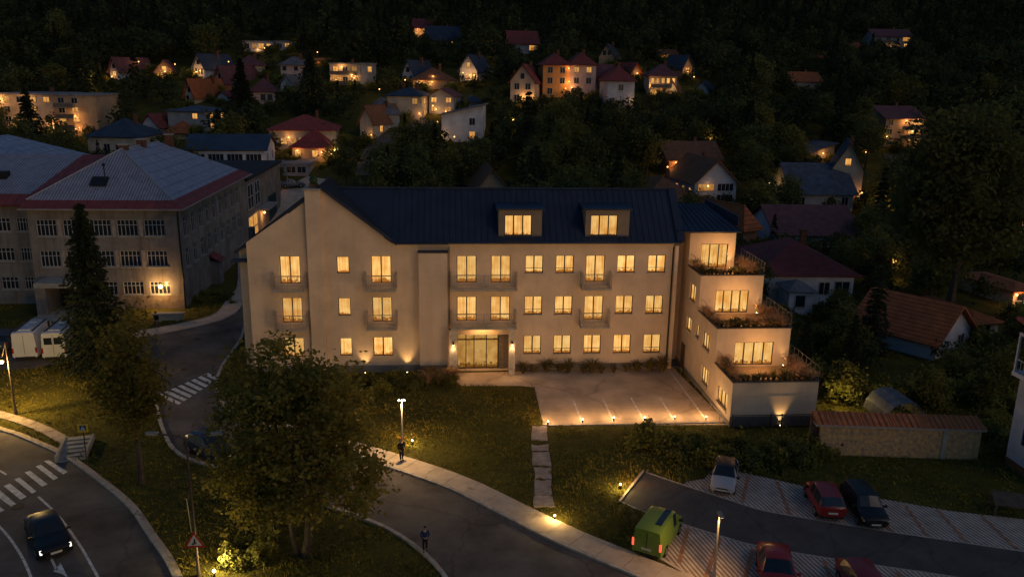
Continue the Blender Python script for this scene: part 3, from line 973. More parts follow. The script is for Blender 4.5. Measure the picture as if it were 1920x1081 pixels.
# plinths and the string course of the lowest storey
b = MB(); b.box(WX-.03, 26.15, yB-.03, yB+.02, -.2, .78); b.box(WX-.03, WX+.02, yB+.021, YW, -.2, .35)
b.build('plinth', M['plinth'], HL, sub=HO)
b = MB(); b.box(WX+.05, 26.1, yB-.018, yB-.002, 2.26, 2.30); b.build('string_course', M['plaster_side'], HL, sub=HO)
b = MB()
for k in range(74):
    x = WX+.1+k*.082
    b.box(x-.008, x+.008, yB-.32, yB-.304, -.05, 1.0)
for zz in (.08, 1.0): b.box(WX+.06, 26.1, yB-.325, yB-.30, zz-.018, zz+.018)
for x in (WX+.06, 22.75, 23.55, 26.05): b.box(x-.03, x+.03, yB-.34, yB-.285, -.05, 1.08)
b.build('front_railing', M['black'], HL, sub=HO)
# ramp rail beside the wing and door in its west wall
b = MB(); b.tube([(19.55, 53.2, .55), (19.3, 62.8, .55)], .025, 5)
for k in range(6):
    yy = 53.2+k*1.92; b.tube([(19.55-.025*k*1.05, yy, 0), (19.55-.025*k*1.05, yy, .56)], .022, 5)
b.build('ramp_rail', M['steel'], HL, sub=HO)
b = MB(); b.box(WX-.05, WX-.004, 63.6, 64.6, .05, 2.2); b.build('side_door', mat('brown door', (.12, .08, .05), .6, .2), HL, sub=HO)
b = MB(); b.box(X1+.31, WX-.004, YF+2.1, YF+2.3, 0, 10.8); b.build('link_wall', M['plaster_side'], HL, sub=HO)
b = MB(); b.box(X1+.02, WX-.002, YF+.2, YF+2.09, .0, .06); b.build('link_paving', M['plinth'], HL, sub=HO)
# wing roof: hip
wr = MB()
z4, zr = 11.75, 13.4
a, b_, c, d = (WX-1.1, y4-.3, z4), (24.1, y4-.3, z4), (22.2, y4+4.2, zr), (WX-1.1, y4+4.2, zr)
seam_plane(wr, a, b_, c, d, 10)
wr.slab([(24.1, y4-.3, z4), (24.1, y4+9.5, z4), (22.2, y4+4.2, zr)], .1)
wr.slab([(24.1, y4+9.5, z4), (WX-1.1, y4+9.5, z4), (WX-1.1, y4+4.2, zr), (22.2, y4+4.2, zr)], .1)
wr.build('wing_roof', M['navy'], HL, sub=HO)
b = MB(); b.slab([(22.3, y4+4.4, 11.8), (24.6, y4+2.2, 11.8), (24.6, y4+2.2, 12.6), (22.3, y4+4.4, 13.75)], .2); b.build('stair_head', M['navy'], HL, sub=HO)
# terrace uplights and ground uplights: fixture, lens, light
def uplight(x, y, z, aim, power, cone=50, par=HL, off=HO):
    b = MB(); b.lathe([(.09, 0), (.09, .12), (.07, .14)], 10, (x, y, z)); u = b.build('uplight', M['black'], par, sub=off)
    k = MB(); k.lathe([(.035, .141), (.035, .15)], 10, (x, y, z)); k.build('lamp_lens', M['bulb'], u, sub=off)
    lamp('SPOT', 'uplight beam', Vector((x, y, z+.2))-off, power, (1, .60, .22), par, Vector(aim)-off, .04, rad(cone), .9)
xu = V(1462, 780, yB).x
uplight(xu, yB-.2, .0, (xu, yB-.02, 2.6), 260, 62)
for (yf, xe, zb, zt) in lv[1:]:
    uplight(xe-.45, yf-.3, zb-.27, (xe-.45, yf-.02, zt), 90, 55)
for px in (686, 764):
    x = V(px, 690, YF).x
    uplight(x, YF-.5, 0, (x, YF-.03, 2.8), 260, 64)
# unseen lamps, no fixture, added to brighten each terrace
for (xa, xe, yf, yn, z1) in TW:
    lamp('POINT', 'added terrace light', Vector(((xa+xe)/2, yn-1.7, z1+1.1))-HO, 190, WARM, HL, size=.3)
# ------------------------------------------------------------------ the old school and its neighbours
M['school'] = mat('stained grey render', (.25, .235, .23), .95, .30, .55, .25, 9, col2=(.15, .13, .12), detail=12)
M['school_side'] = mat('stained brown render', (.34, .275, .23), .95, .30, .5, .25, 9, col2=(.16, .13, .11), detail=12)
weather(M['school'], None, .8); weather(M['school_side'], None, .8)
M['zinc'] = striped('grey sheet metal, seams across', (.27, .285, .37), (.13, .135, .185), .62, 0, .9, .45, .5, noise=.25, second=(1, 2.3, .97))
M['zinc_front'] = striped('corrugated grey sheets', (.30, .30, .36), (.145, .14, .18), .30, 0, .6, .6, .6, noise=.25)
M['red_metal'] = striped('oxide red sheet metal', (.21, .045, .04), (.08, .022, .02), .95, 0, .94, .6, .4, noise=.3)
M['brick'] = mat('old brick', (.17, .075, .045), .95, .3, 3, .5, 14)
SC = thing('school', 'old grey three-storey school with metal hip roof and red eaves band', 'school', G(330, 578))
SO = SC.location.copy()
ys = SO.y; sx1 = -27.05; sx0 = V(60, 480, ys).x; yd_ = 112.0; SZ = 10.45
def school_front(root, so, fn, spans, rows, u0, u1, z0, z1, m, bars=4):
    holes = [(a, b, c, d) for (c, d) in rows for (a, b) in spans]
    mb = MB(); wall_holes(mb, u0, u1, z0, z1, holes, fn, .28)
    mb.build('wall', m, root, sub=so)
    for h in holes:
        a, b, c, d = h
        f = MB(); w0, w1 = .12, .17
        t = .07
        fbox(f, fn, a+.003, a+t, c+.003, d-.003, w0, w1); fbox(f, fn, b-t, b-.003, c+.003, d-.003, w0, w1)
        fbox(f, fn, a+t, b-t, c+.003, c+t, w0, w1); fbox(f, fn, a+t, b-t, d-t, d-.003, w0, w1)
        for k in range(bars):
            u = a+(b-a)*(k+1)/(bars+1); fbox(f, fn, u-.032, u+.032, c+t, d-t, w0+.002, w1-.002)
        v = c+(d-c)*.68; fbox(f, fn, a+t, b-t, v-.03, v+.03, w0+.004, w1-.004)
        fr = f.build('window', M['white_frame'], root, sub=so)
        p = MB(); ctr = fn((a+b)/2, (c+d)/2, .16); p.face([fn(a, c, .16), fn(b, c, .16), fn(b, d, .16), fn(a, d, .16)])
        po = p.build('pane', M['glass_dark'], fr, sub=ctr); po.location = Vector(ctr)-Vector(so)
        s = MB(); fbox(s, fn, a-.08, b+.08, c-.11, c-.003, -.1, .03); s.build('sill', M['concrete'], fr, sub=so)
def zs(py): return V(250, py, ys).z
rows = [(zs(443), zs(412)), (zs(500), zs(470)), (zs(552), zs(528))]
spans = [(V(a, 430, ys).x, V(b, 430, ys).x) for a, b in ((68, 106), (118, 158), (168, 208), (219, 258), (270, 309))]
school_front(SC, SO, front(ys), spans, rows, sx0, sx1, 0, SZ, M['school'])
# pilasters between the upper windows, plinth, cornice
for i, (a, b) in enumerate(zip(spans, spans[1:])):
    for (c, d) in rows[:2]:
        k = MB(); k.box(a[1]+.12, b[0]-.12, ys-.07, ys-.004, c-.05, d+.05); k.build('pilaster', mat('pale pilaster', (.36, .31, .285), .9, .25, 2), SC, sub=SO)
k = MB(); k.box(sx0, sx1+.05, ys-.06, ys-.004, -.2, 1.45); k.build('plinth', mat('rough plinth', (.27, .21, .16), .95, .3, 1.5, .5, 8), SC, sub=SO)
sside = lambda u, v, w: (sx1-w, ys+u, v)
sp2 = [(1.6+i*2.75, 3.2+i*2.75) for i in range(9)]
school_front(SC, SO, sside, sp2, [(7.1, 9.3), (3.9, 5.9)], 0, yd_-ys, 0, SZ, M['school_side'], 2)
for u in (3.4, 6.2, 12.5):
    pass
k = MB(); k.box(sx0-.02, sx1, ys, yd_, SZ-.2, SZ-.05); k.face([(sx0, yd_, 0), (sx1, yd_, 0), (sx1, yd_, SZ), (sx0, yd_, SZ)]); k.face([(sx0, ys, 0), (sx0, yd_, 0), (sx0, yd_, SZ), (sx0, ys, SZ)]); k.build('rear_wall', M['school_side'], SC, sub=SO)
# roof in two pitches: red band over the eaves, zinc above
ov = .9
E0 = [(sx0-.3, ys-ov), (sx1+ov, ys-ov), (sx1+ov, yd_+.3), (sx0-.3, yd_+.3)]
b1 = 1.3
I0 = [(sx0-.3+b1*.2, ys-ov+b1), (sx1+ov-b1, ys-ov+b1), (sx1+ov-b1, yd_+.3-b1), (sx0-.3+b1*.2, yd_+.3-b1)]
ez, iz = SZ+.05, SZ+.72
ap = V(228, 279, ys+8.2); apz = ap.z
RB = (ap.x, yd_-8.5, apz-.2)
P3 = lambda p, z: (p[0], p[1], z)
red = MB()
for i, j in ((0, 1), (1, 2), (3, 0)):
    red.slab([P3(E0[i], ez), P3(E0[j], ez), P3(I0[j], iz), P3(I0[i], iz)], .14)
rr = red.build('eaves_band', M['red_metal'], SC, sub=SO)
zf = MB(); zf.slab([P3(I0[0], iz), P3(I0[1], iz), tuple(ap)], .1); zf.build('roof', M['zinc_front'], SC, sub=SO)
zf = MB(); zf.slab([P3(I0[1], iz), P3(I0[2], iz), RB, tuple(ap)], .1); rf = zf.build('roof', striped('grey sheet metal courses', (.255, .28, .38), (.105, .115, .17), 1.05, 0, .93, .4, .4, noise=.28, second=(1, 1.9, .97)), SC, sub=SO)
zf = MB(); zf.slab([P3(I0[3], iz), P3(I0[0], iz), tuple(ap), RB], .1); zf.slab([P3(I0[2], iz), P3(I0[3], iz), RB], .1); zf.build('roof', M['zinc'], SC, sub=SO)
zf = MB(); zf.tube([P3(I0[1], iz+.03), (ap.x, ap.y, ap.z+.03)], .09, 6); zf.tube([(ap.x, ap.y, ap.z+.03), (RB[0], RB[1], RB[2]+.03)], .09, 6); zf.tube([P3(I0[0], iz+.03), (ap.x, ap.y, ap.z+.03)], .09, 6)
zf.build('ridge_cap', mat('zinc ridge', (.3, .3, .33), .5, .1), SC, sub=SO)
zf = MB(); zf.tube([(E0[0][0], E0[0][1]-.08, ez-.08), (E0[1][0]+.08, E0[1][1]-.08, ez-.08), (E0[2][0]+.08, E0[2][1], ez-.08)], .1, 6); zf.build('gutter', mat('pale gutter', (.3, .25, .22), .6, .2), SC, sub=SO)
zf = MB(); zf.tube([(sx1+.12, ys-.1, SZ-.4), (sx1+.12, ys-.1, .1)], .09, 8); zf.build('downpipe', M['black'], SC, sub=SO)
for px, py0, py1, dy in ((234, 272, 303, 8.8), (267, 262, 287, 14), (318, 253, 275, 21)):
    b = V(px, py1, ys+dy); tp = V(px, py0, ys+dy)
    k = MB(); k.box(b.x-.42, b.x+.42, ys+dy-.42, ys+dy+.42, b.z-1.2, tp.z)
    c = k.build('chimney', M['brick'], SC, sub=SO)
    k = MB(); k.box(b.x-.5, b.x+.5, ys+dy-.5, ys+dy+.5, tp.z+.003, tp.z+.14); k.build('chimney_cap', M['concrete'], c, sub=SO)
def on_front(px, py):
    # point on the front slope
    n = (Vector(P3(I0[1], iz))-Vector(P3(I0[0], iz))).cross(Vector(ap)-Vector(P3(I0[0], iz)))
    d = ray(px, py); t = (Vector(P3(I0[0], iz))-EYE).dot(n)/d.dot(n)
    return EYE+d*t
p = on_front(188, 346)
k = MB(); k.slab([(p.x-.9, p.y-.5, p.z+.0), (p.x+.7, p.y-.5, p.z+.0), (p.x+.7, p.y+.6, p.z+.75), (p.x-.9, p.y+.6, p.z+.75)], .1); k.build('roof_hatch', M['black'], SC, sub=SO)
p = on_front(198, 344)
k = MB(); k.tube([p, p+Vector((0, 0, 1.9))], .06, 6); k.ball(p+Vector((0, 0, 1.9)), .18); k.build('vent_pipe', M['black'], SC, sub=SO)
for px, py in ((211, 331), (170, 349), (220, 352), (322, 328), (350, 314)):
    pass
# entrance porch
px0, px1 = V(66, 560, ys-3).x, V(131, 560, ys-3).x
k = MB(); k.box(px0, px1+1.5, ys-3.0, ys-.004, 3.0, 3.5); po = k.build('porch', M['concrete'], SC, sub=SO)
k = MB(); k.box(px0, px0+1.0, ys-2.95, ys-.01, 0, 2.997); k.build('porch_wall', M['school'], po, sub=SO)
k = MB(); k.box(px1+.5, px1+1.4, ys-2.95, ys-.01, 0, 2.997); k.build('porch_wall', M['school'], po, sub=SO)
k = MB(); k.box(px0-.2, px1+1.6, ys-4.4, ys-3.05, 0, .14); k.box(px0, px1+1.5, ys-3.04, ys-.07, 0, .28); k.build('porch_step', M['concrete'], po, sub=SO)
k = MB(); k.box(px0+1.1, px1+.4, ys-.12, ys-.065, .3, 2.7); k.build('door', mat('dark door', (.03, .022, .018), .6, .2), po, sub=SO)
# side porch in the east wall
k = MB(); k.box(sx1+.004, sx1+1.0, ys+10.0, ys+11.6, 0, 2.7); sp = k.build('side_porch', M['school'], SC, sub=SO)
k = MB(); k.slab([(sx1+1.3, ys+9.7, 2.72), (sx1+1.3, ys+11.9, 2.72), (sx1, ys+11.9, 3.5), (sx1, ys+9.7, 3.5)], .1); k.build('porch_roof', M['red_metal'], sp, sub=SO)
# lamp at the lit ground floor window
lp = V(301, 537, ys-.35)
k = MB(); k.tube([(lp.x, ys, lp.z+.25), (lp.x, lp.y, lp.z+.25), (lp.x, lp.y, lp.z+.12)], .03, 5); wl = k.build('wall_lamp', M['steel'], SC, sub=SO)
k = MB(); k.ball((lp.x, lp.y, lp.z), .2); k.build('lamp_globe', emit('school lamp', (1, .5, .12), 22), wl, sub=SO)
lamp('POINT', 'school lamp light', (lp.x-SO.x, lp.y-.5-SO.y, lp.z-.1-SO.z), 330, (1, .52, .16), SC, size=.2)

# left wing of the school, set back, own roof
LW = thing('school_wing', 'set back grey wing with red metal valley left of the big school', 'school wing', (-48, ys+2.2, 0))
lo_ = LW.location.copy(); yl = ys+2.2; lx0, lx1 = -62, sx0-.01
spl = [(V(a, 430, yl).x, V(b, 430, yl).x) for a, b in ((-55, -25), (-12, 20), (32, 55))]
school_front(LW, lo_, front(yl), spl, [(V(30, 434, yl).z, V(30, 408, yl).z), (V(30, 489, yl).z, V(30, 464, yl).z), (V(30, 542, yl).z, V(30, 519, yl).z)], lx0, lx1, 0, 10.4, M['school'], 3)
k = MB(); k.slab([(lx0, yl-.9, 10.5), (lx1, yl-.9, 10.5), (lx1, yl+.8, 11.4), (lx0, yl+.8, 11.4)], .14)
xm = V(60, 365, yl+2).x
k.slab([(xm+.4, yl+.8, 11.4), (lx1+1.5, yl+.8, 11.4), (lx1+7.0, yl+9, 14.6), (xm+2.6, yl+9, 14.6)], .12)
k.build('eaves_band', M['red_metal'], LW, sub=lo_)
k = MB(); k.slab([(lx0, yl+.8, 11.4), (xm+.4, yl+.8, 11.4), (xm+2.6, yl+9, 14.6), (lx0, yl+9, 14.6)], .12); k.slab([(lx1+7, yl+18, 11), (lx0, yl+18, 11), (lx0, yl+9, 14.6), (lx1+7, yl+9, 14.6)], .12)
k.build('roof', M['zinc_front'], LW, sub=lo_)
k = MB(); a = V(8, 337, yl+4.2); k.box(a.x-.7, a.x+.5, yl+3.6, yl+4.6, 12.2, 13.3); k.build('skylight', M['black'], LW, sub=lo_)
k = MB(); k.box(lx0, lx1, yl+.3, yl+17, 0, 10.4); k.build('rear_wall', M['school_side'], LW, sub=lo_)
# large grey roof beyond it
ZR = thing('hall_building', 'low hall under a wide blue-grey metal roof with dark red verge', 'hall', (-62, 118, 0))
zo = ZR.location.copy()
k = MB(); k.box(-95, -50.5, 108, 132, -1, 8.5); k.build('wall', M['school_side'], ZR, sub=zo)
A_, B_, C_, D_ = V(5, 252, 120), V(112, 300, 106), V(20, 316, 104), V(-90, 318, 104)
rx = V(8, 253, 120)
k = MB(); k.slab([(-96, 106, 9.0), (B_.x-1, 106, 9.0), (rx.x, 119, rx.z), (-96, 119, rx.z)], .14); k.slab([(B_.x-1, 106, 9.0), (B_.x-1, 134, 9.0), (rx.x, 121, rx.z), (rx.x, 119, rx.z)], .14)
k.build('roof', striped('blue-grey metal', (.25, .275, .38), (.105, .12, .17), 1.2, 0, .92, .4, .4, noise=.25, second=(1, 2.1, .97)), ZR, sub=zo)
k = MB(); k.box(-96, B_.x-.8, 105.7, 106.2, 8.6, 8.96); k.box(B_.x-1.0, B_.x-.6, 106.21, 134, 8.6, 8.96); k.build('verge', M['red_metal'], ZR, sub=zo)
# range continuing the school's side, with garage
AN = thing('school_annex', 'flat roofed annex at the school end with lit corner window', 'annex', (-29, 118, 0))
ao = AN.location.copy()
k = MB(); k.box(-37, sx1-.2, yd_+.32, 136, 0, 9.4); k.build('wall', M['school_side'], AN, sub=ao)
k = MB(); k.box(-37.3, sx1+.3, yd_+.33, 136.3, 9.403, 9.75); k.build('roof', mat('dark roofing felt', (.035, .033, .04), .9, .3, 1), AN, sub=ao)
k = MB(); k.box(sx1-.19, sx1-.1, 127, 132.5, .3, 5.2); k.build('garage_door', mat('teal steel door', (.010, .045, .055), .6, .2), AN, sub=ao)
aside = lambda u, v, w: (sx1-.19-w, u, v)
for i, (a, b, c, d, pn) in enumerate(((114, 117.2, 5.2, 8.6, 'glass_dark'), (118.3, 121.3, 5.2, 8.6, 'glass_dark'), (113.5, 119, .8, 4.2, 'lit2'))):
    f = MB()
    for u in (a, (a+b)/2, b): fbox(f, aside, u-.09, u+.09, c, d, -.07, -.003)
    for v in (c, c+(d-c)*.5, d): fbox(f, aside, a+.1, b-.1, v-.06, v+.06, -.06, -.004)
    fr = f.build('window', M['white_frame'], AN, sub=ao)
    p = MB(); ctr = aside((a+b)/2, (c+d)/2, -.02); p.face([aside(a, c, -.02), aside(b, c, -.02), aside(b, d, -.02), aside(a, d, -.02)]); q = p.build('pane', M[pn], fr, sub=ctr); q.location = Vector(ctr)-ao
k = MB(); k.box(sx1-.18, sx1+1.4, 119.5, 126, 4.3, 4.6); k.build('balcony', M['concrete'], AN, sub=ao)
g = V(472, 384, 122)
k = MB(); k.ball((sx1+.2, 122, 3.6), .17); k.build('wall_lamp', M['bulb_far'], AN, sub=ao)
lamp('POINT', 'annex lamp light', (sx1+.6-ao.x, 122-ao.y, 3.4), 150, WARM, AN, size=.2)
# ------------------------------------------------------------------ houses of the town
def hm(name, col, **k): return mat(name, col, .9, .16, .6, **k)
WL = {'white': hm('white house render', (0.580, 0.580, 0.638)), 'cream': hm('cream house render', (0.580, 0.464, 0.341)), 'tan': hm('tan house render', (0.464, 0.319, 0.196)),
      'grey': hm('grey house render', (0.362, 0.348, 0.355)), 'orange': hm('orange house render', (0.754, 0.348, 0.116)), 'pink': hm('pink house render', (0.638, 0.435, 0.392)),
      'blue': hm('pale blue house render', (.44, .46, .53)), 'brick': hm('brown brick house', (0.319, 0.160, 0.087)), 'wood': hm('dark timber cladding', (0.145, 0.087, 0.051))}
RF = {'navy': mat('navy roof tiles', (0.037, 0.051, 0.085), .6, .25, .5), 'maroon': striped('maroon roof tiles', (0.178, 0.044, 0.044), (0.076, 0.020, 0.022), .38, 1, .85, .8, .5),
      'plum': striped('plum brown roof tiles', (0.136, 0.054, 0.061), (0.060, 0.025, 0.031), .38, 1, .85, .8, .5), 'red': striped('red roof tiles', (0.289, 0.051, 0.041), (0.102, 0.022, 0.020), .5, 0, .85, .7, .5),
      'orange': striped('orange clay tiles', (0.340, 0.102, 0.037), (0.119, 0.037, 0.019), .36, 1, .82, .85, .6), 'brown': striped('brown clay tiles', (0.196, 0.085, 0.044), (0.076, 0.034, 0.020), .36, 1, .82, .85, .6),
      'grey': mat('grey slate roof', (0.145, 0.145, 0.162), .7, .25, .6), 'slate': mat('blue grey shingle roof', (0.076, 0.093, 0.136), .75, .3, .9, .3, 9), 'flat': mat('flat roof gravel', (0.238, 0.238, 0.255), .9, .25, 1)}
HRECT = []      # what each house covers, so that the planting keeps clear of it
HFOOT = []
HBASE = []

def win(par, fn, u, v, w, h, lit, off=0.0, frame='white_frame'):
    f = MB(); t = .08
    a, b, c, d = u-w/2, u+w/2, v-h/2, v+h/2
    fbox(f, fn, a-t, a, c-t, d+t, -.07, .02); fbox(f, fn, b, b+t, c-t, d+t, -.07, .02)
    fbox(f, fn, a, b, c-t, c, -.09, .02); fbox(f, fn, a, b, d, d+t, -.07, .02)
    n = max(1, round(w/.7))
    for k in range(1, n):
        x = a+w*k/n; fbox(f, fn, x-.035, x+.035, c, d, -.05, .02)
    fr = f.build('window', M[frame], par)
    ctr = Vector(fn(u, v, -.012))
    p = MB(); p.face([fn(a, c, -.012), fn(b, c, -.012), fn(b, d, -.012), fn(a, d, -.012)])
    q = p.build('pane', M['lit2'] if lit else M['glass_dark'], fr, sub=ctr); q.location = ctr
    return fr

def row_windows(par, fn, u0, u1, v0, v1, spec, ww=1.1, wh=1.3, lampfn=None):
    """spec: rows from the top, L lit, D dark, - none, W wide lit, w wide dark, B lit door-high with balcony"""
    rows = spec.split('/')
    n = len(rows)
    st = (v1-v0)/n
    for r, row in enumerate(rows):
        vc = v1-st*(r+.5)+.05
        m = len(row)
        for c, ch in enumerate(row):
            if ch == '-': continue
            u = u0+(u1-u0)*(c+.5)/m
            cw = (u1-u0)/m
            h = min(wh, st*.55)
            if ch in 'Ww': win(par, fn, u, vc, cw*.8, h*1.15, ch == 'W')
            elif ch == 'B':
                win(par, fn, u, vc-.15, min(ww*1.3, cw*.7), min(h*1.5, st*.72), True)
            else: win(par, fn, u, vc, min(ww, cw*.7), h, ch == 'L')

def house(name, label, pxl, pxr, pyb, pye, pyr, kind, D, rz=0, wall='cream', roof='maroon', front_w='', side_w='', lamps=(), chim=1, cat='house', base=None, ov=.6, gable='', balc=(), ww=1.1, door=None, gw=None, right=False, group=None):
    cx = (pxl+pxr)/2
    bp = T(cx, pyb) if base is None else V(cx, pyb, base)
    a = abs(rad(rz))
    dep = pix(bp)[2]
    S_ = (pxr-pxl)*dep/FPX
    W = max(3.0, (S_-D*math.sin(a))/math.cos(a)) if a < 1.2 else S_
    hw = V(cx, pye, bp.y).z-bp.z
    c0 = bp+Vector((0, 0, 0))
    ctr = Vector((bp.x, bp.y, bp.z)) + Vector((-math.sin(rad(rz)), math.cos(rad(rz)), 0))*(D/2)
    ctr.y += abs(math.sin(rad(rz)))*W/2
    rdep = D*.15 if kind == 'gf' else D/2
    hr = V(cx, pyr, bp.y+rdep).z-bp.z
    hr = max(hr, hw+.5)
    t = thing(name, label, cat, ctr, rad(rz), group)
    x0, x1, y0, y1 = -W/2, W/2, -D/2, D/2
    mb = MB(); mb.box(x0, x1, y0, y1, -4, hw)
    if kind == 'gf':
        mb.face([(x0, y0, hw), (x1, y0, hw), (0, y0, hr)]); mb.face([(x1, y1, hw), (x0, y1, hw), (0, y1, hr)])
    if kind == 'gs':
        mb.face([(x0, y1, hw), (x0, y0, hw), (x0, 0, hr)]); mb.face([(x1, y0, hw), (x1, y1, hw), (x1, 0, hr)])
    if kind == 'mono':
        mb.face([(x0, y0, hw), (x1, y0, hw), (x1, y0, hr), ]); mb.face([(x1, y0, hw), (x1, y1, hw), (x1, y1, hr), (x1, y0, hr)]); mb.face([(x1, y1, hw), (x0, y1, hw), (x1, y1, hr)])
    mb.build('wall', [WL[wall]], t)
    r = MB(); th = .16
    if kind == 'gf':
        k = (hr-hw)/(W/2); e = hw-ov*k; z = .02
        for s in (-1, 1):
            q = [(s*(W/2+ov), y0-ov, e+z), (s*(W/2+ov), y1+ov, e+z), (0, y1+ov, hr+z), (0, y0-ov, hr+z)]
            if s < 0: q = q[::-1]
            r.slab([(p[0], p[1], p[2]+th) for p in q], th)
        rtop = lambda x, y: hr-abs(x)*k+th
    elif kind == 'gs':
        k = (hr-hw)/(D/2); e = hw-ov*k; z = .02
        for s in (-1, 1):
            q = [(x0-ov, s*(D/2+ov), e+z), (x1+ov, s*(D/2+ov), e+z), (x1+ov, 0, hr+z), (x0-ov, 0, hr+z)]
            if s > 0: q = q[::-1]
            r.slab([(p[0], p[1], p[2]+th) for p in q], th)
        rtop = lambda x, y: hr-abs(y)*k+th
    elif kind == 'hip':
        m = min(W, D)/2+ov
        X, Y = W/2+ov, D/2+ov
        e = hw+.02
        rx, ry = max(.02, X-m), max(.02, Y-m)
        if W >= D: A_, B_ = (-rx, 0, hr), (rx, 0, hr)
        else: A_, B_ = (0, -ry, hr), (0, ry, hr)
        c = [(-X, -Y, e), (X, -Y, e), (X, Y, e), (-X, Y, e)]
        if W >= D:
            r.slab([c[0], c[1], B_, A_], th); r.slab([c[1], c[2], B_], th); r.slab([c[2], c[3], A_, B_], th); r.slab([c[3], c[0], A_], th)
        else:
            r.slab([c[0], c[1], A_], th); r.slab([c[1], c[2], B_, A_], th); r.slab([c[2], c[3], B_], th); r.slab([c[3], c[0], A_, B_], th)
        r.box(-X+.05, X-.05, -Y+.05, Y-.05, e-.14, e-.02)
        rtop = lambda x, y: hw+(hr-hw)*max(0, min((X-abs(x))/max(m, .1), (Y-abs(y))/max(m, .1)))
    elif kind == 'flat':
        r.box(x0-.25, x1+.25, y0-.25, y1+.25, hw+.003, hw+.35); rtop = lambda x, y: hw+.35
    elif kind == 'mono':
        k = (hr-hw)/W
        r.slab([(x0-ov, y0-ov, hw-ov*k+th), (x1+ov, y0-ov, hr+ov*k+th), (x1+ov, y1+ov, hr+ov*k+th), (x0-ov, y1+ov, hw-ov*k+th)], th); rtop = lambda x, y: hw+(x-x0)*k
    ro = r.build('roof', [RF[roof]], t)
    if chim:
        for i in range(chim):
            xx = (.18*W if i == 0 else -.22*W) if kind != 'gf' else .12*W*(1 if i == 0 else -1); yy = (.1*D if kind != 'gf' else (.1+.25*i)*D)
            zz = rtop(xx, yy)
            c = MB(); c.box(xx-.3, xx+.3, yy-.3, yy+.3, zz-.6, hr+.75); c.box(xx-.36, xx+.36, yy-.36, yy+.36, hr+.753, hr+.86)
            c.build('chimney', M['brick'], ro)
    fr = lambda u, v, w: (u, y0+w, v)
    v0 = .25
    if front_w: row_windows(t, fr, x0+.25, x1-.25, v0, hw, front_w, ww)
    if gable and kind == 'gf':
        row_windows(t, fr, -W*.3, W*.3, hw-.2, hw+(hr-hw)*.62, gable, .9, 1.2)
    if side_w:
        if bp.x > 2 and not right: sd = lambda u, v, w: (x0+w, -u, v)
        else: sd = lambda u, v, w: (x1-w, u, v)
        row_windows(t, sd, y0+.3, y1-.3, v0, hw, side_w, ww)
    if door is not None:
        d = MB(); xx = x0+W*door; d.box(xx-.5, xx+.5, y0-.06, y0-.004, 0, 2.15); d.build('door', M['dark_door'], t)
    for (v, u0, u1) in balc:       # height share, from, to across the front
        b = MB(); b.box(x0+W*u0, x0+W*u1, y0-1.2, y0-.004, hw*v-.15, hw*v); bo = b.build('balcony', M['concrete'], t)
        b = MB()
        b.box(x0+W*u0, x0+W*u1, y0-1.2, y0-1.15, hw*v+.9, hw*v+.97); b.box(x0+W*u0, x0+W*u1, y0-1.19, y0-1.16, hw*v+.003, hw*v+.75)
        b.build('railing', M['rail_house'], bo)
    for (u, v, pw) in lamps:
        c = (x0+W*u, y0-.35, max(.5, hw*v))
        k = MB(); k.ball(c, .13, 8); k.tube([(c[0], c[1], c[2]), (c[0], y0, c[2]+.1)], .03, 4)
        k.build('wall_lamp', M['bulb_far'], t)
        l = lamp('POINT', 'house lamp light', (c[0], c[1]-.55, c[2]-.1), pw*.75, (1, .46, .14), t, size=.15)
    HRECT.append((pxl, min(pyr, pye), pxr, pyb, dep))
    HFOOT.append((ctr.x, ctr.y, (max(W, D)*.62)))
    HBASE.append((ctr.copy(), rad(rz), W, D))
    return t
M['dark_door'] = mat('dark house door', (.05, .03, .02), .6, .2)
M['rail_house'] = mat('timber balustrade', (.20, .15, .11), .8, .2)
H = house
# far hillside
H('hillside_villa', 'orange lit villa with dark red roof, highest above the town', 770, 816, 68, 52, 36, 'gs', 8, -8, 'tan', 'maroon', 'LLD/LLL', '', ((.25, .85, 120), (.5, .3, 90)))
H('hillside_house', 'house under a long dark navy roof just below the highest orange villa', 800, 864, 84, 75, 50, 'gs', 9, 6, 'tan', 'navy', 'D-L', 'L', ((.9, .5, 60),))
H('hillside_house', 'dark maroon roofed house with one lit window alone in the trees', 953, 1012, 102, 81, 59, 'gs', 9, 5, 'grey', 'maroon', 'D-W', '', (), gw=None)
H('modern_villa', 'white flat roofed modern villa on the dark hillside', 456, 512, 97, 79, 77, 'flat', 9, 0, 'white', 'flat', 'DLWL', '', ((.5, .2, 60),), 0)
H('modern_villa', 'small white flat roofed block next to the modern villa', 517, 547, 95, 79, 77, 'flat', 8, 0, 'white', 'flat', 'DL', '', (), 0)
H('hillside_house', 'house with red chimney and balcony standing alone high on the slope', 1636, 1710, 93, 68, 56, 'gs', 9, -4, 'grey', 'plum', 'dD-W/D-LL', '', ((.45, .25, 60),), balc=((.5, .05, .55),))
H('cabin', 'low brick red roofed cabin with pale walls among the trees', 1483, 1545, 169, 152, 136, 'gs', 7, 6, 'pink', 'orange', '', '', (), 1, 'cabin')
H('hut', 'tiny hut with glowing red roof above the brick red cabin', 1592, 1612, 92, 87, 81, 'gs', 4, 0, 'wood', 'red', 'L', '', ((.5, .8, 25),), 0, 'hut')
H('hut', 'little dark red hut hidden in the trees over the cabin', 1520, 1546, 113, 110, 105, 'gs', 4, 0, 'wood', 'red', '', '', (), 0, 'hut')
H('modern_house', 'three storey glowing house with balconies beside the great tree', 1648, 1740, 276, 222, 200, 'gs', 10, 8, 'tan', 'plum', 'D--LW/D--WW/---LL', '', ((.5, .92, 160), (.8, .95, 200), (.7, .55, 160), (.8, .25, 130)), balc=((.62, .35, 1), (.31, .3, 1)))
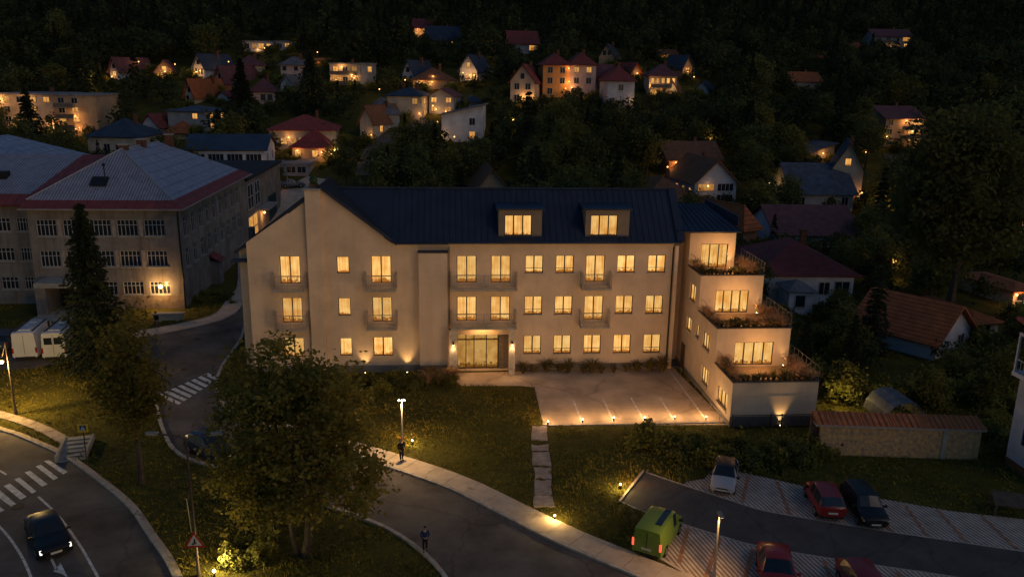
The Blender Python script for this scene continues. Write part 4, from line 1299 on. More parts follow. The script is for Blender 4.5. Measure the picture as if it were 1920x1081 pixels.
# upper rows, west
H('cottage', 'small white gabled cottage glowing at its foot, westmost in the upper row', 194, 234, 150, 130, 108, 'gf', 10, -28, 'white', 'plum', 'L', '', ((.3, .3, 70),), 0, 'cottage', gable='D')
H('cottage', 'dark roofed cottage with a warm lit gable end', 284, 332, 146, 135, 113, 'gf', 9, 10, 'tan', 'plum', 'LL', '', ((.55, 1.1, 90), (.2, .5, 50)), 0, 'cottage', gable='L')
H('gabled_house', 'white gabled house with floodlit front below a black roof', 346, 400, 147, 123, 101, 'gf', 11, -24, 'white', 'navy', 'DLD', '', ((.3, .5, 110), (.7, .6, 110)), 1, gable='D')
H('gabled_house', 'steep plum roofed house with grey gable and lit ground window', 382, 442, 170, 150, 124, 'gf', 12, -30, 'grey', 'plum', 'L--', '', ((.2, .3, 40),), 1, gable='D')
H('hipped_villa', 'plum hip roofed villa with three lit windows below the modern villa', 436, 500, 144, 123, 103, 'hip', 9, 10, 'cream', 'plum', 'L-L-', '', ((.1, .8, 30),), 1)
H('villa', 'narrow grey villa with pale corner tower by the dark spruce', 522, 568, 152, 122, 106, 'hip', 9, -8, 'pink', 'grey', 'D-D/D--', '', (), 1)
H('hipped_villa', 'long plum hip roof over pale lower walls between two spruces', 467, 520, 196, 172, 146, 'hip', 10, 8, 'pink', 'plum', '-DD', '', (), 1)
H('cottage', 'tiny pale cottage with white gable facing the dark spruce', 522, 553, 174, 158, 141, 'gf', 7, -15, 'white', 'grey', 'D', '', (), 0, 'cottage')
H('gabled_house', 'cream gabled house with bright brick orange roof slope', 322, 388, 196, 176, 148, 'gf', 11, -32, 'cream', 'orange', 'D-', '', (), 1, gable='D')
H('balcony_house', 'flat roofed cream house with two lit balconies', 620, 676, 162, 121, 117, 'flat', 9, 0, 'cream', 'flat', 'LDL/BDL', '', ((.4, .9, 120), (.2, .3, 120), (.8, .4, 60)), 1, balc=((.55, 0, .9), (.1, 0, .9)))
H('annex_house', 'plain grey block with round lit window against the balcony house', 677, 701, 162, 121, 119, 'flat', 8, 0, 'grey', 'flat', '-L/--', '', (), 0)
H('gabled_house', 'blue roofed house with white gable, westmost of the blue roofs', 738, 792, 160, 138, 113, 'gf', 11, -25, 'white', 'navy', 'D-D', '', (), 1, gable='D')
H('hipped_house', 'broad brown hipped house with two bright windows in its middle', 772, 856, 168, 150, 126, 'hip', 10, 4, 'tan', 'brown', 'LL-D', '', ((.2, .8, 80), (.45, .8, 80)), 1)
H('gabled_house', 'white curved gable house with steep navy roof and lit garden door', 848, 909, 157, 130, 103, 'gf', 10, -22, 'white', 'navy', '-LL', '', ((.6, .6, 120), (.85, .6, 90)), 1, gable='L')
H('gabled_house', 'cream half timbered looking gable house with a glowing front door', 945, 1014, 197, 152, 121, 'gf', 11, -16, 'cream', 'maroon', 'DD/D-', '', ((.55, .35, 150), (.98, .35, 90)), 1, gable='D')
H('apartment_villa', 'orange three storey villa half under a maroon hip roof', 1017, 1067, 183, 122, 100, 'hip', 11, 0, 'orange', 'maroon', 'DD/DD/D-', '', ((.98, .5, 130), (.95, .9, 60)), 1)
H('apartment_villa', 'pink three storey villa joined to the orange one, two windows lit', 1066, 1116, 183, 122, 99, 'hip', 11.1, 0, 'pink', 'maroon', 'LL/DD/w-', '', ((.1, .3, 60),), 1)
H('lean_to_house', 'low pink wing with plum roof between pink villa and white house', 1113, 1150, 178, 143, 122, 'gs', 9, 0, 'pink', 'plum', 'D/-', '', ((.5, .1, 25),), 0)
H('white_house', 'white house under a pointed maroon hip roof', 1134, 1192, 204, 152, 124, 'hip', 11, 4, 'blue', 'maroon', '-D-/D--', '', ((.3, .05, 50), (.97, .3, 60)), 1)
H('gabled_house', 'tan gabled house with black roof behind the pink villa', 1111, 1165, 123, 106, 83, 'gf', 11, -20, 'tan', 'navy', '', '', (), 1, gable='DD')
H('cottage', 'small red roofed cottage by the lamp behind the white house', 1181, 1204, 146, 134, 118, 'gf', 7, 25, 'tan', 'red', '', '', ((.6, .7, 60),), 0, 'cottage')
H('villa', 'lit villa with a row of arched upper windows', 1212, 1272, 186, 142, 120, 'hip', 10, -6, 'cream', 'plum', 'LLLLL/W-L', '', ((.1, .55, 120), (.4, .5, 120), (.8, .5, 80)), 1, ww=.7, balc=((.5, .05, .8),))
H('hut', 'small glowing hut above the villa with arched windows', 1233, 1272, 113, 104, 94, 'gs', 6, 4, 'wood', 'brown', 'L-', '', ((.3, .8, 60),), 0, 'hut')
H('cottage', 'dark blue roofed cottage with a small white gable at the wood edge', 1297, 1337, 180, 166, 153, 'gf', 7, -30, 'blue', 'navy', '', '', (), 0, 'cottage')
H('cottage', 'half hidden lit cottage beside the arched window villa', 1277, 1300, 148, 125, 104, 'gf', 8, 20, 'tan', 'navy', 'L/L', '', ((.5, .6, 80),), 0, 'cottage')
# middle rows
H('block_house', 'cream block with low navy hip roof and four lit windows', 716, 800, 226, 180, 163, 'hip', 9, -14, 'cream', 'navy', '--L/---', 'LL/LL', ((.95, .3, 40),), 2)
H('pavilion', 'grey house under two pyramid roofs', 690, 760, 242, 215, 183, 'hip', 12, 12, 'grey', 'grey', '', '', (), 0)
H('terraced_house', 'narrow house with columns and lit upper window behind the white modern house', 797, 858, 216, 180, 167, 'gf', 9, -12, 'grey', 'plum', 'L-L/L-L', '', ((.3, .3, 70), (.7, .2, 60)), 0)
H('modern_house', 'white modern house with single pitched roof and one lit door', 824, 910, 268, 216, 196, 'mono', 9, -6, 'white', 'grey', '-D/-L', '', ((.02, .25, 60),), 0)
H('gabled_house', 'cream gabled house with brown roof nearest the town lane', 652, 722, 264, 226, 198, 'gf', 13, -26, 'cream', 'brown', '/D-', 'LL', ((.95, .3, 50),), 1)
H('hipped_villa', 'grey two storey villa with dark hip roof and four lit windows', 300, 397, 250, 209, 197, 'hip', 9, -16, 'grey', 'slate', '-L/--', 'LL/LL', ((.7, .2, 50),), 0)
H('gabled_house', 'white gabled house with dark red roof behind the navy hip roof', 250, 312, 252, 236, 214, 'gf', 11, -16, 'white', 'maroon', 'D', '', (), 1)
H('shed', 'broad orange hipped shed roof below the grey villa', 308, 366, 262, 250, 226, 'hip', 9, 5, 'tan', 'orange', '', '', (), 0, 'shed')
H('hipped_house', 'cream house under a broad navy hip roof behind the school', 160, 265, 300, 257, 222, 'hip', 11, -6, 'cream', 'navy', '-DD-', '', (), 1)
H('apartment_block', 'four storey apartment block glowing beside the tall spruce', 8, 108, 254, 178, 172, 'flat', 12, 0, 'cream', 'flat', 'LDLL/D-L-/D-LD/L-LL', '', ((.05, .9, 220), (.5, .9, 160), (.95, .2, 260), (.3, .3, 130)), 1, 'apartment block')
H('apartment_block', 'lower beige apartment block with recessed balconies at its middle', 109, 185, 254, 180, 176, 'flat', 12, 0, 'tan', 'flat', 'DD-/DL-/LL-/D--', '', ((.1, .12, 160), (.5, .5, 110), (.55, .2, 110)), 0, 'apartment block', balc=((.72, .05, .5), (.45, .05, .5), (.18, .05, .5)))
H('blue_roof_hall', 'long white building with navy metal roof and dark window groups', 352, 500, 352, 281, 253, 'gs', 12, 3, 'white', 'navy', 'wwww/----', 'DD/--', ((.985, .25, 200),), 0, 'hall')
H('red_roof_house', 'long house under a bright red hip roof', 504, 632, 290, 244, 215, 'hip', 12, 3, 'cream', 'red', '-LLLL--', '', ((.3, .7, 80),), 1)
H('red_roof_house', 'lower red hip roofed house with lit porch, in front of the long one', 545, 622, 304, 277, 240, 'hip', 11, -4, 'tan', 'red', 'L-LL', '', ((.15, .8, 90), (.8, .7, 110), (1.05, .6, 60)), 1)
H('garage', 'low concrete garage with a grassed flat roof beside the flagpoles', 513, 580, 330, 310, 304, 'flat', 8, -3, 'grey', 'flat', 'dww', '', (), 0, 'garage')
H('gabled_house', 'white gable wing with one lit window below the villa with arched windows', 1240, 1278, 188, 170, 150, 'gf', 9, -22, 'blue', 'brown', 'L', '', (), 0)
H('cottage', 'tiny white gable under a maroon roof below the steep plum house', 393, 440, 190, 181, 172, 'gf', 8, -28, 'white', 'maroon', '', '', (), 0, 'cottage')
H('cottage', 'dark navy hip roof just behind the white modern house', 866, 906, 203, 192, 178, 'hip', 8, 0, 'grey', 'navy', '', '', (), 0, 'cottage')
H('hut', 'long low hut with a lamp left of the balcony house', 586, 616, 121, 116, 110, 'gs', 5, 0, 'wood', 'brown', '-L', '', ((.4, .9, 40),), 0, 'hut')
# behind the hotel and to the east
H('brick_house', 'brown brick house with two lamps under its eaves', 1250, 1354, 332, 300, 266, 'gs', 11, 2, 'brick', 'brown', 'L-L', '', ((.12, .85, 130), (.3, .85, 130), (.2, .2, 150), (.4, .15, 100)), 1)
H('white_house', 'white gabled house with big lit picture window above the hotel roof', 1292, 1389, 386, 342, 300, 'gf', 13, 6, 'blue', 'brown', 'Ww/-w', 'LLLL', ((.3, .85, 30),), 1)
H('tiled_house', 'low brown tiled roof poking up behind the hotel wing', 1196, 1330, 395, 378, 330, 'hip', 14, 6, 'brick', 'brown', '', '', ((.1, .4, 30),), 1)
H('tiled_house', 'brown tiled gable roof just showing over the main hotel ridge', 878, 968, 392, 368, 316, 'gf', 12, 3, 'tan', 'brown', '', '', (), 0)
H('gabled_house', 'cream house with steep navy cross gable and lit attic window', 1532, 1640, 388, 320, 268, 'gf', 13, -24, 'cream', 'navy', '-', 'L', ((1.03, .4, 70),), 1, gable='L')
H('annex_house', 'flat grey roof with amber eaves behind the navy gable house', 1512, 1572, 300, 286, 268, 'mono', 8, 8, 'cream', 'grey', '-', '', ((.5, .9, 50),), 0)
H('shingle_house', 'house under a plain blue grey shingle roof before the navy gable', 1482, 1602, 396, 362, 307, 'gs', 12, -2, 'grey', 'slate', 'D-DD', '', (), 0)
H('barn_house', 'large plum roofed house with bare roof, upper of the two', 1450, 1614, 470, 440, 386, 'gs', 13, -3, 'white', 'plum', '--D', '', (), 0)
H('porch_house', 'large maroon hipped house with white walls and little porch', 1416, 1604, 572, 516, 448, 'hip', 12, -3, 'white', 'maroon', '-D-Dw', '', (), 1, ov=.7)
H('tiled_house', 'steep orange tiled hip roof beside the top terrace of the hotel', 1373, 1442, 470, 432, 376, 'hip', 12, 28, 'brick', 'orange', '', '', (), 0)
H('tile_barn', 'white barn with weathered orange tile roof and small gable window', 1600, 1812, 676, 640, 566, 'gs', 7, -56, 'blue', 'orange', '-', '-D', (), 0, 'barn', ov=.6, right=True)
H('corner_house', 'white house with tiled roof and lit window at the east edge', 1872, 1965, 446, 412, 368, 'gf', 12, 26, 'blue', 'orange', 'wD', '', ((.1, .7, 60),), 0, gable='D')
H('corner_house', 'small lit cream house at the east edge below the great tree', 1886, 1960, 574, 545, 526, 'hip', 8, 8, 'cream', 'orange', 'D-', '', ((.02, .8, 110), (.5, .8, 40)), 0)
H('tiled_house', 'little orange tiled roof tucked behind the tile barn', 1802, 1892, 634, 606, 568, 'hip', 9, 10, 'white', 'orange', 'D', '', (), 0)
# porch of the maroon hipped house
pt = T(1499, 590)
t = thing('garden_pavilion', 'small white porch house with pointed grey roof before the maroon hip', 'porch', pt, rad(-3))
w = 58*pix(pt)[2]/FPX/2; hh = V(1499, 546, pt.y).z-pt.z; ht = V(1499, 528, pt.y+w).z-pt.z
k = MB(); k.box(-w*.8, w*.8, 0, w*2, -.5, hh); k.build('wall', WL['white'], t)
k = MB(); e = w*1.0
for q in (((-e, -.4), (e, -.4)), ((e, -.4), (e, 2*w+.3)), ((e, 2*w+.3), (-e, 2*w+.3)), ((-e, 2*w+.3), (-e, -.4))):
    k.slab([(*q[0], hh+.02), (*q[1], hh+.02), (0, w, ht+.3)], .1)
k.build('roof', RF['grey'], t)
f_ = lambda u, v, ww_: (u, ww_, v)
win(t, f_, -.1, hh*.58, 1.0, 1.2, False)
HRECT.append((1470, 527, 1530, 595, pix(pt)[2])); HFOOT.append((pt.x, pt.y+w, w*1.5))
# tall white house cut by the east edge of the view
pt = G(1948, 915)
t = thing('corner_house', 'tall white house with glazed balcony cut off by the east edge', 'house', pt)
zz = lambda py: V(1905, py, pt.y+1.5).z
k = MB(); k.box(0, 6, 0, 3.2, -.3, zz(722)); k.build('wall', WL['blue'], t)
k = MB(); k.box(-.03, 6.02, -.03, -.003, -.3, .75); k.box(-.03, -.003, -.002, 3.2, -.3, .6); k.build('plinth', M['brick'], t)
k = MB(); k.box(-.55, 6, -.6, 3.3, zz(722)+.003, zz(714)); bo = k.build('balcony', WL['white'], t)
k = MB()
for y_ in (-.5, .75, 2.0, 3.2): k.box(-.52, -.40, y_-.06, y_+.06, zz(714)+.003, zz(645))
for x_ in (.8, 2.2): k.box(x_-.06, x_+.06, -.56, -.44, zz(714)+.003, zz(645))
k.box(-.53, -.39, -.56, 3.26, zz(645)+.003, zz(640)); k.box(-.38, 6, -.56, -.43, zz(645)+.003, zz(640)); k.box(-.48, -.44, -.43, 3.13, zz(690)-.05, zz(690))
for i in range(11): k.box(-.475, -.445, -.35+i*.31, -.32+i*.31, zz(714)+.003, zz(690)-.051)
k.build('balustrade', WL['white'], bo)
k = MB(); k.box(.15, 6, .1, 3.0, zz(714)+.003, zz(645)); k.build('upper_wall', M['glass_dark'], t)
k = MB(); k.slab([(-.8, -.9, zz(641)), (6, -.9, zz(641)), (6, 3.4, zz(641)+1.0), (-.8, 3.4, zz(641)+1.0)], .14); k.build('roof', RF['red'], t)
sd_ = lambda u, v, w: (w, -u, v)
win(t, sd_, -1.6, zz(825), .9, 1.1, False)
# stone wall with tiled coping beside the terraces
wa, wb = G(1545, 852), G(1832, 862)
t = thing('stone_wall', 'ochre rubble garden wall with tiled coping beside the terraces', 'wall', wa)
d = (wb-wa); L_ = d.length; ang = math.atan2(d.y, d.x); t.rotation_euler = (0, 0, ang)
M['rubble'] = mat('ochre rubble stone', (.62, .38, .15), .95, .5, 3.4, .9, 5, col2=(.23, .18, .15), detail=3)
k = MB(); k.box(-.3, L_, 0, .5, -.3, 2.05); k.build('wall', M['rubble'], t)
k = MB(); k.box(L_*.755, L_*.785, -.06, -.004, -.3, 2.04); k.build('pier', M['concrete'], t)
k = MB(); k.box(-.75, L_+.25, -.12, .6, 2.053, 2.14); k.build('ledge', M['concrete'], t)
k = MB(); k.slab([(-.7, -.05, 2.16), (L_+.35, -.05, 2.16), (L_+.1, 1.2, 2.6), (-.7, 1.2, 2.6)], .1)
cp = k.build('coping', striped('terracotta coping tiles', (.58, .16, .055), (.28, .08, .03), .34, 0, .8, .85, .7), t)
k = MB(); n = 26
k.box(-.7, L_+.1, 1.205, 1.26, 0, 2.56)
for i in range(n+1):
    x = -.65+(L_+.8)*i/n; k.tube([(x, -.06, 2.19), (x, 1.19, 2.63)], .035, 4)
k.build('coping_ridge', M['bayline'], cp)
# pale glasshouse-like shelter behind the wall
pt = T(1708, 768)
pt = Vector((wb.x-2.9, wb.y+3.8, 0))
t = thing('garden_shelter', 'pale curved garden shelter half hidden behind the stone wall', 'shelter', pt)
k = MB()
for i in range(7):
    a0, a1 = math.pi*i/7, math.pi*(i+1)/7
    k.slab([(1.5*math.cos(a0), 0, 1.0+1.5*math.sin(a0)), (1.5*math.cos(a0), 3, 1.0+1.5*math.sin(a0)), (1.5*math.cos(a1), 3, 1.0+1.5*math.sin(a1)), (1.5*math.cos(a1), 0, 1.0+1.5*math.sin(a1))], .05)
k.build('roof', M['glass_shelter'] if 'glass_shelter' in M else mat('cloudy sheeting', (.15, .15, .17), .4, .3, 2), t)
k = MB()
for i in range(6):
    a0 = math.pi*(i+.0)/5; k.tube([(1.52*math.cos(a0), -.03, 0), (1.52*math.cos(a0), -.03, 1.0+1.5*math.sin(a0))], .04, 5)
k.build('frame', M['rail'], t)
# ------------------------------------------------------------------ trees, shrubs and grass
rs = np.random.RandomState(5)
def leaf_mat(name, c1, c2, scale=.5, rand=.25):
    m = mat(name, c1, .75, .3, scale, 0, 8, 0, .15, col2=c2, rand=rand, detail=4)
    nt, N, L = nodes(m)
    p = N['Principled BSDF']; tr = N.new('ShaderNodeBsdfTranslucent'); mx = N.new('ShaderNodeMixShader'); mx.inputs[0].default_value = .5
    L.new(p.inputs['Base Color'].links[0].from_socket, tr.inputs['Color'])
    L.new(p.outputs[0], mx.inputs[1]); L.new(tr.outputs[0], mx.inputs[2]); L.new(mx.outputs[0], N['Material Output'].inputs['Surface'])
    return m
M['leaf'] = leaf_mat('linden leaves', (.29, .235, .050), (.085, .085, .020), 1.1)
M['leaf_dark'] = leaf_mat('dark leaves', (.20, .195, .060), (.065, .08, .028))
M['leaf_olive'] = leaf_mat('olive leaves', (.25, .215, .055), (.085, .088, .025))
M['needle'] = leaf_mat('spruce needles', (.062, .076, .040), (.018, .028, .017))
M['wood_leaf'] = leaf_mat('woodland leaves', (.085, .095, .035), (.025, .037, .017), .12)
M['rust'] = leaf_mat('rust coloured leaves', (.16, .085, .022), (.07, .04, .012))
M['shrub'] = leaf_mat('shrub leaves', (.32, .29, .065), (.09, .105, .026), 1.5)
M['reed'] = mat('ornamental grass blades', (.30, .23, .08), .8, .3, 3, col2=(.07, .075, .022), rand=.2)
M['reed_red'] = mat('feathery grass blades', (.58, .36, .22), .8, .3, 3, col2=(.28, .19, .08), rand=.2)
for m_ in (M['reed'], M['reed_red']):
    nt, N, L = nodes(m_)
    p_ = N['Principled BSDF']; tr = N.new('ShaderNodeBsdfTranslucent'); mx = N.new('ShaderNodeMixShader'); mx.inputs[0].default_value = .5
    L.new(p_.inputs['Base Color'].links[0].from_socket, tr.inputs['Color'])
    L.new(p_.outputs[0], mx.inputs[1]); L.new(tr.outputs[0], mx.inputs[2]); L.new(mx.outputs[0], N['Material Output'].inputs['Surface'])
M['bark'] = mat('tree bark', (.085, .065, .048), .95, .35, 3, .6, 12)

def quads(name, V4, m, parent=None, loc=None):
    """V4: (n, 4, 3) corner array"""
    n = len(V4)
    me = bpy.data.meshes.new(name)
    me.vertices.add(n*4); me.vertices.foreach_set('co', V4.astype(np.float32).ravel())
    me.loops.add(n*4); me.loops.foreach_set('vertex_index', np.arange(n*4, dtype=np.int32))
    me.polygons.add(n); me.polygons.foreach_set('loop_start', np.arange(0, n*4, 4, dtype=np.int32)); me.polygons.foreach_set('loop_total', np.full(n, 4, dtype=np.int32))
    me.materials.append(m)
    me.update(calc_edges=True)
    o = bpy.data.objects.new(name, me); COL.objects.link(o)
    if parent is not None: o.parent = parent
    if loc is not None: o.location = loc
    return o

def leaves(C, size, aspect=.55, up=.35, R=rs, axis=None):
    """diamond leaves with random directions round the points C"""
    n = len(C)
    a = R.normal(size=(n, 3)); a[:, 2] *= .7
    if axis is not None: a = a*.45+axis
    a /= np.linalg.norm(a, axis=1)[:, None]
    b = R.normal(size=(n, 3)); b[:, 2] += up
    b = np.cross(a, b); b /= np.linalg.norm(b, axis=1)[:, None]
    s = (np.asarray(size)*R.uniform(.6, 1.25, n))[:, None]
    return np.stack([C-a*s*.5, C+b*s*aspect*.5+a*s*.05, C+a*s*.5, C-b*s*aspect*.5+a*s*.05], axis=1)

def crown_points(n_cl, per, rx, rz, zc, spread, R, flat=.0):
    """clumps spread through an uneven crown, thicker towards its skin"""
    d = R.normal(size=(n_cl, 3)); d /= np.linalg.norm(d, axis=1)[:, None]
    d[:, 2] = np.where(d[:, 2] < -.75, -d[:, 2], d[:, 2])
    r = R.uniform(.25, 1.0, n_cl)**.5
    ph = np.arctan2(d[:, 1], d[:, 0])
    wob = 1+.16*np.sin(2*ph+R.uniform(0, 6))+.12*np.sin(3*ph+4*d[:, 2]+R.uniform(0, 6))+R.normal(0, .08, n_cl)
    c = d*(r*wob)[:, None]*np.array([rx, rx, rz])+np.array([0, 0, zc])
    p = np.repeat(c, per, axis=0)+R.normal(size=(n_cl*per, 3))*spread*np.array([1, 1, .7])
    return c, p

def deciduous(name, label, h, r, n_cl, per, leaf, m, trunk_r=.2, crown_from=.22, seed=1, spread=.5, loc=(0, 0, 0), limbs=14, group=None, cat='tree', stems=1, up=.35):
    R = np.random.RandomState(seed)
    t = thing(name, label, cat, loc, 0, group)
    z0 = h*crown_from; zc = (h+z0)/2; rz = (h-z0)/2
    c, p = crown_points(n_cl, per, r-spread*.8, rz-spread*.5, zc, spread, R)
    mb = MB()
    for s in range(stems):
        bx, by = (R.uniform(-.3, .3), R.uniform(-.3, .3)) if stems > 1 else (0, 0)
        lean = R.uniform(-.12, .12, 2)*h*(1 if stems > 1 else .4)
        top = zc+rz*.35
        pts = [(bx, by, -.2), (bx+lean[0]*.3, by+lean[1]*.3, z0*.9), (bx+lean[0]*.7, by+lean[1]*.7, (z0+top)/2), (bx+lean[0], by+lean[1], top)]
        k = 1/math.sqrt(stems)
        mb.tube(pts, [trunk_r*1.25*k, trunk_r*.9*k, trunk_r*.55*k, trunk_r*.2*k], 7)
        for i in R.choice(len(c), min(limbs//stems+1, len(c)), replace=False):
            e = c[i]
            f = R.uniform(.25, .85)
            q = Vector(pts[1]).lerp(Vector(pts[3]), f)
            mid = q.lerp(Vector(e), .5)+Vector((0, 0, .06*h))
            mb.tube([q, mid, Vector(e)], [trunk_r*.38*(1-f*.5)*k, trunk_r*.22*k, trunk_r*.06*k], 5, cap=False)
    mb.build('trunk', M['bark'], t)
    quads('crown', leaves(p, np.full(len(p), leaf), .6, up, R), m, t)
    return t

def conifer(name, label, h, r, n_whorl, per, leaf, m, seed=2, loc=(0, 0, 0), group=None, droop=.35, cat='tree', start=.06):
    R = np.random.RandomState(seed)
    t = thing(name, label, cat, loc, 0, group)
    mb = MB(); mb.tube([(0, 0, -.2), (0, 0, h*.5), (0, 0, h*.97)], [.02*h, .011*h, .003*h], 7)
    P, A = [], []
    for i in range(n_whorl):
        f = i/(n_whorl-1)
        z = h*(start+(.97-start)*f)
        rr = r*(1-f)**.85*R.uniform(.8, 1.15)+.12
        nb = max(4, int(9-3*f))
        a0 = R.uniform(0, 6.28)
        for b in range(nb):
            a = a0+6.28*b/nb+R.normal(0, .15)
            L_ = rr*R.uniform(.72, 1.12)
            u = R.uniform(.08, 1, per)
            d = np.array([math.cos(a), math.sin(a), 0])
            dz = -droop*L_*u**1.4+.10*L_*u**4
            pos = d[None, :]*(L_*u)[:, None]; pos[:, 2] = z+dz
            wd = (.10+.20*L_*(1-u)*u*2)
            pos += R.normal(size=(per, 3))*wd[:, None]*np.array([1, 1, .45])
            pos[:, 2] -= np.abs(R.normal(size=per))*.12
            P.append(pos); A.append(np.repeat((d+np.array([0, 0, -.45]))[None, :], per, 0))
            if i % 2 == 0: mb.tube([(0, 0, z), tuple(d*L_*.8+np.array([0, 0, z-droop*L_*.6]))], [.006*h*(1-f)+.01, .008], 4, cap=False)
    mb.build('trunk', M['bark'], t)
    P = np.concatenate(P); A = np.concatenate(A)
    quads('crown', leaves(P, np.full(len(P), leaf), .34, .2, R, A), m, t)
    return t

# --- trees one can tell apart
deciduous('linden_tree', 'large leafy tree at the street corner, its crown covering the hotel corner', 10.9, 4.4, 240, 88, .29, M['leaf'], .30, .10, 21, .43, tuple(G(562, 1040)), 46, stems=4)
deciduous('young_tree', 'slender many limbed tree on the verge left of the big leafy one', 10.3, 2.15, 90, 46, .30, M['leaf'], .19, .16, 22, .46, tuple(G(262, 908)), 26, stems=2)
conifer('spruce_tree', 'dark tall spruce in front of the school facade', 13.9, 3.3, 26, 56, .50, M['needle'], 23, tuple(G(185, 690)))
b = G(1775, 598); deciduous('great_tree', 'great dark tree towering over the gardens at the right', 21.5, 7.4, 330, 42, .62, M['leaf_dark'], .42, .16, 24, .85, (b.x, b.y, tz(b.x, b.y)), 40)
for px, yb, yt, r, lab, sd in ((62, 292, 163, 4.2, 'tall dark spruce before the glowing apartment block', 31), (455, 205, 108, 3.4, 'narrow dark spruce beside the plum roofed houses', 32), (586, 212, 92, 5.0, 'broad dark spruce between the villas and the balcony house', 33)):
    p = T(px, yb); conifer('spruce_tree', lab, V(px, yt, p.y).z-p.z, r, 20, 26, .8, M['needle'], sd, tuple(p))
p = T(1682, 208); deciduous('rust_tree', 'rust coloured tree behind the glowing three storey house', V(1682, 162, p.y).z-p.z, 5, 40, 30, .8, M['rust'], .2, .15, 34, .8, tuple(p))

# --- prototypes for the rest
far = (0, -500, 0)
protos = [deciduous('garden_tree', '', 8, 3.3, 62, 26, .55, M['leaf_dark'], .17, .12, 41, .6, far, 10), deciduous('garden_tree', '', 7, 3.6, 60, 26, .58, M['leaf_olive'], .17, .08, 42, .65, far, 10),
          deciduous('garden_tree', '', 9.5, 3.0, 60, 26, .52, M['leaf_dark'], .17, .12, 43, .6, far, 10), deciduous('garden_tree', '', 6, 2.8, 48, 26, .5, M['leaf_olive'], .15, .06, 44, .55, far, 10)]
cprotos = [conifer('garden_spruce', '', 13, 2.6, 16, 18, .8, M['needle'], 45, far), conifer('garden_spruce', '', 11, 2.9, 15, 18, .8, M['needle'], 46, far)]
PK = {id(p): kids(p) for p in protos+cprotos}
LANES = [T(*p) for p in ((458, 480), (490, 420), (520, 385), (556, 360), (600, 335), (690, 330), (705, 300), (712, 280), (735, 262), (775, 240), (800, 225), (1640, 420), (1685, 350), (1690, 315), (540, 345), (480, 400))]
cand = []
def ok_place(x, y, r):
    if abs(x) > y*.70+12: return False
    if y < 118:
        if x < 26 and y < 84: return False
        if x < -11: return False
    elif x < -12 and y < 138: return False
    for (hx, hy, hr) in HFOOT:
        if (x-hx)**2+(y-hy)**2 < (hr+r*.3)**2: return False
    for l in LANES:
        if (x-l.x)**2+(y-l.y)**2 < (4+r*.4)**2: return False
    if 26 < x < 44 and y < 53: return False
    return True
def covers(x, y, z, h, r):
    """the largest share of any house that a tree here would hide"""
    px, pyb, d = pix((x, y, z)); _, pyt, _ = pix((x, y, z+h))
    w_ = r*.85*FPX/d
    worst = 0
    for (a, t_, b, u, hd) in HRECT:
        if hd < d: continue
        ix = min(b, px+w_)-max(a, px-w_); iy = min(u, pyb)-max(t_, pyt)
        if ix > 0 and iy > 0: worst = max(worst, ix*iy/((b-a)*(u-t_)))
    return worst
R_ = random.Random(77)
y = 52.0
while y < 470:
    st = 4.2 if y < 120 else (4.9 if y < 260 else 6.2)
    x = -(y*.70+10)
    while x < y*.70+12:
        xx, yy = x+R_.uniform(-.45, .45)*st, y+R_.uniform(-.45, .45)*st
        con = R_.random() < (.12 if y < 240 else .35)
        s = R_.uniform(.65, 1.25)*(1.0 if y > 110 else .72)
        h, r = (12.5*s, 2.7*s) if con else (8*s, 3.3*s)
        zz = tz(xx, yy)
        if ok_place(xx, yy, r):
            for k in range(4):
                if covers(xx, yy, zz, h, r) < .14: break
                s *= .68; h *= .68; r *= .68
            else:
                s = 0
            if s > .16:
                cand.append((xx, yy, zz, s, con, pix((xx, yy, zz))[2], h))
        x += st
    y += st
# keep what stands in the view, the largest 285 as trees of their own
def seen(c):
    px, py, d = pix((c[0], c[1], c[2])); pt_ = pix((c[0], c[1], c[2]+c[6]))[1]
    return -60 < px < 1980 and pt_ < 900 and py > -40
cand = [c for c in cand if seen(c)]
cand.sort(key=lambda c: -c[3]*c[3]/c[5]**2*(1 if c[1] < 330 else .2))
first = {}
for i, c in enumerate(cand[:285]):
    con = c[4]
    pr = R_.choice(cprotos if con else protos)
    if id(pr) not in first:
        first[id(pr)] = 1; o = pr
    else:
        o = copy_tree(pr, None, PK[id(pr)])
    o.location = (c[0], c[1], c[2]-.1); o.scale = (c[3], c[3], c[3]*R_.uniform(.85, 1.1)); o.rotation_euler = (0, 0, R_.uniform(0, 6.28))
    if con: tag(o, 'dark spruce growing among the hillside gardens and houses', 'tree', 'spruces among the gardens')
    else: tag(o, 'leafy dark tree growing among the hillside gardens and houses', 'tree', 'leafy trees among the gardens')
for pr in protos+cprotos:
    if id(pr) not in first:
        for k in PK[id(pr)]: bpy.data.objects.remove(k)
        bpy.data.objects.remove(pr)
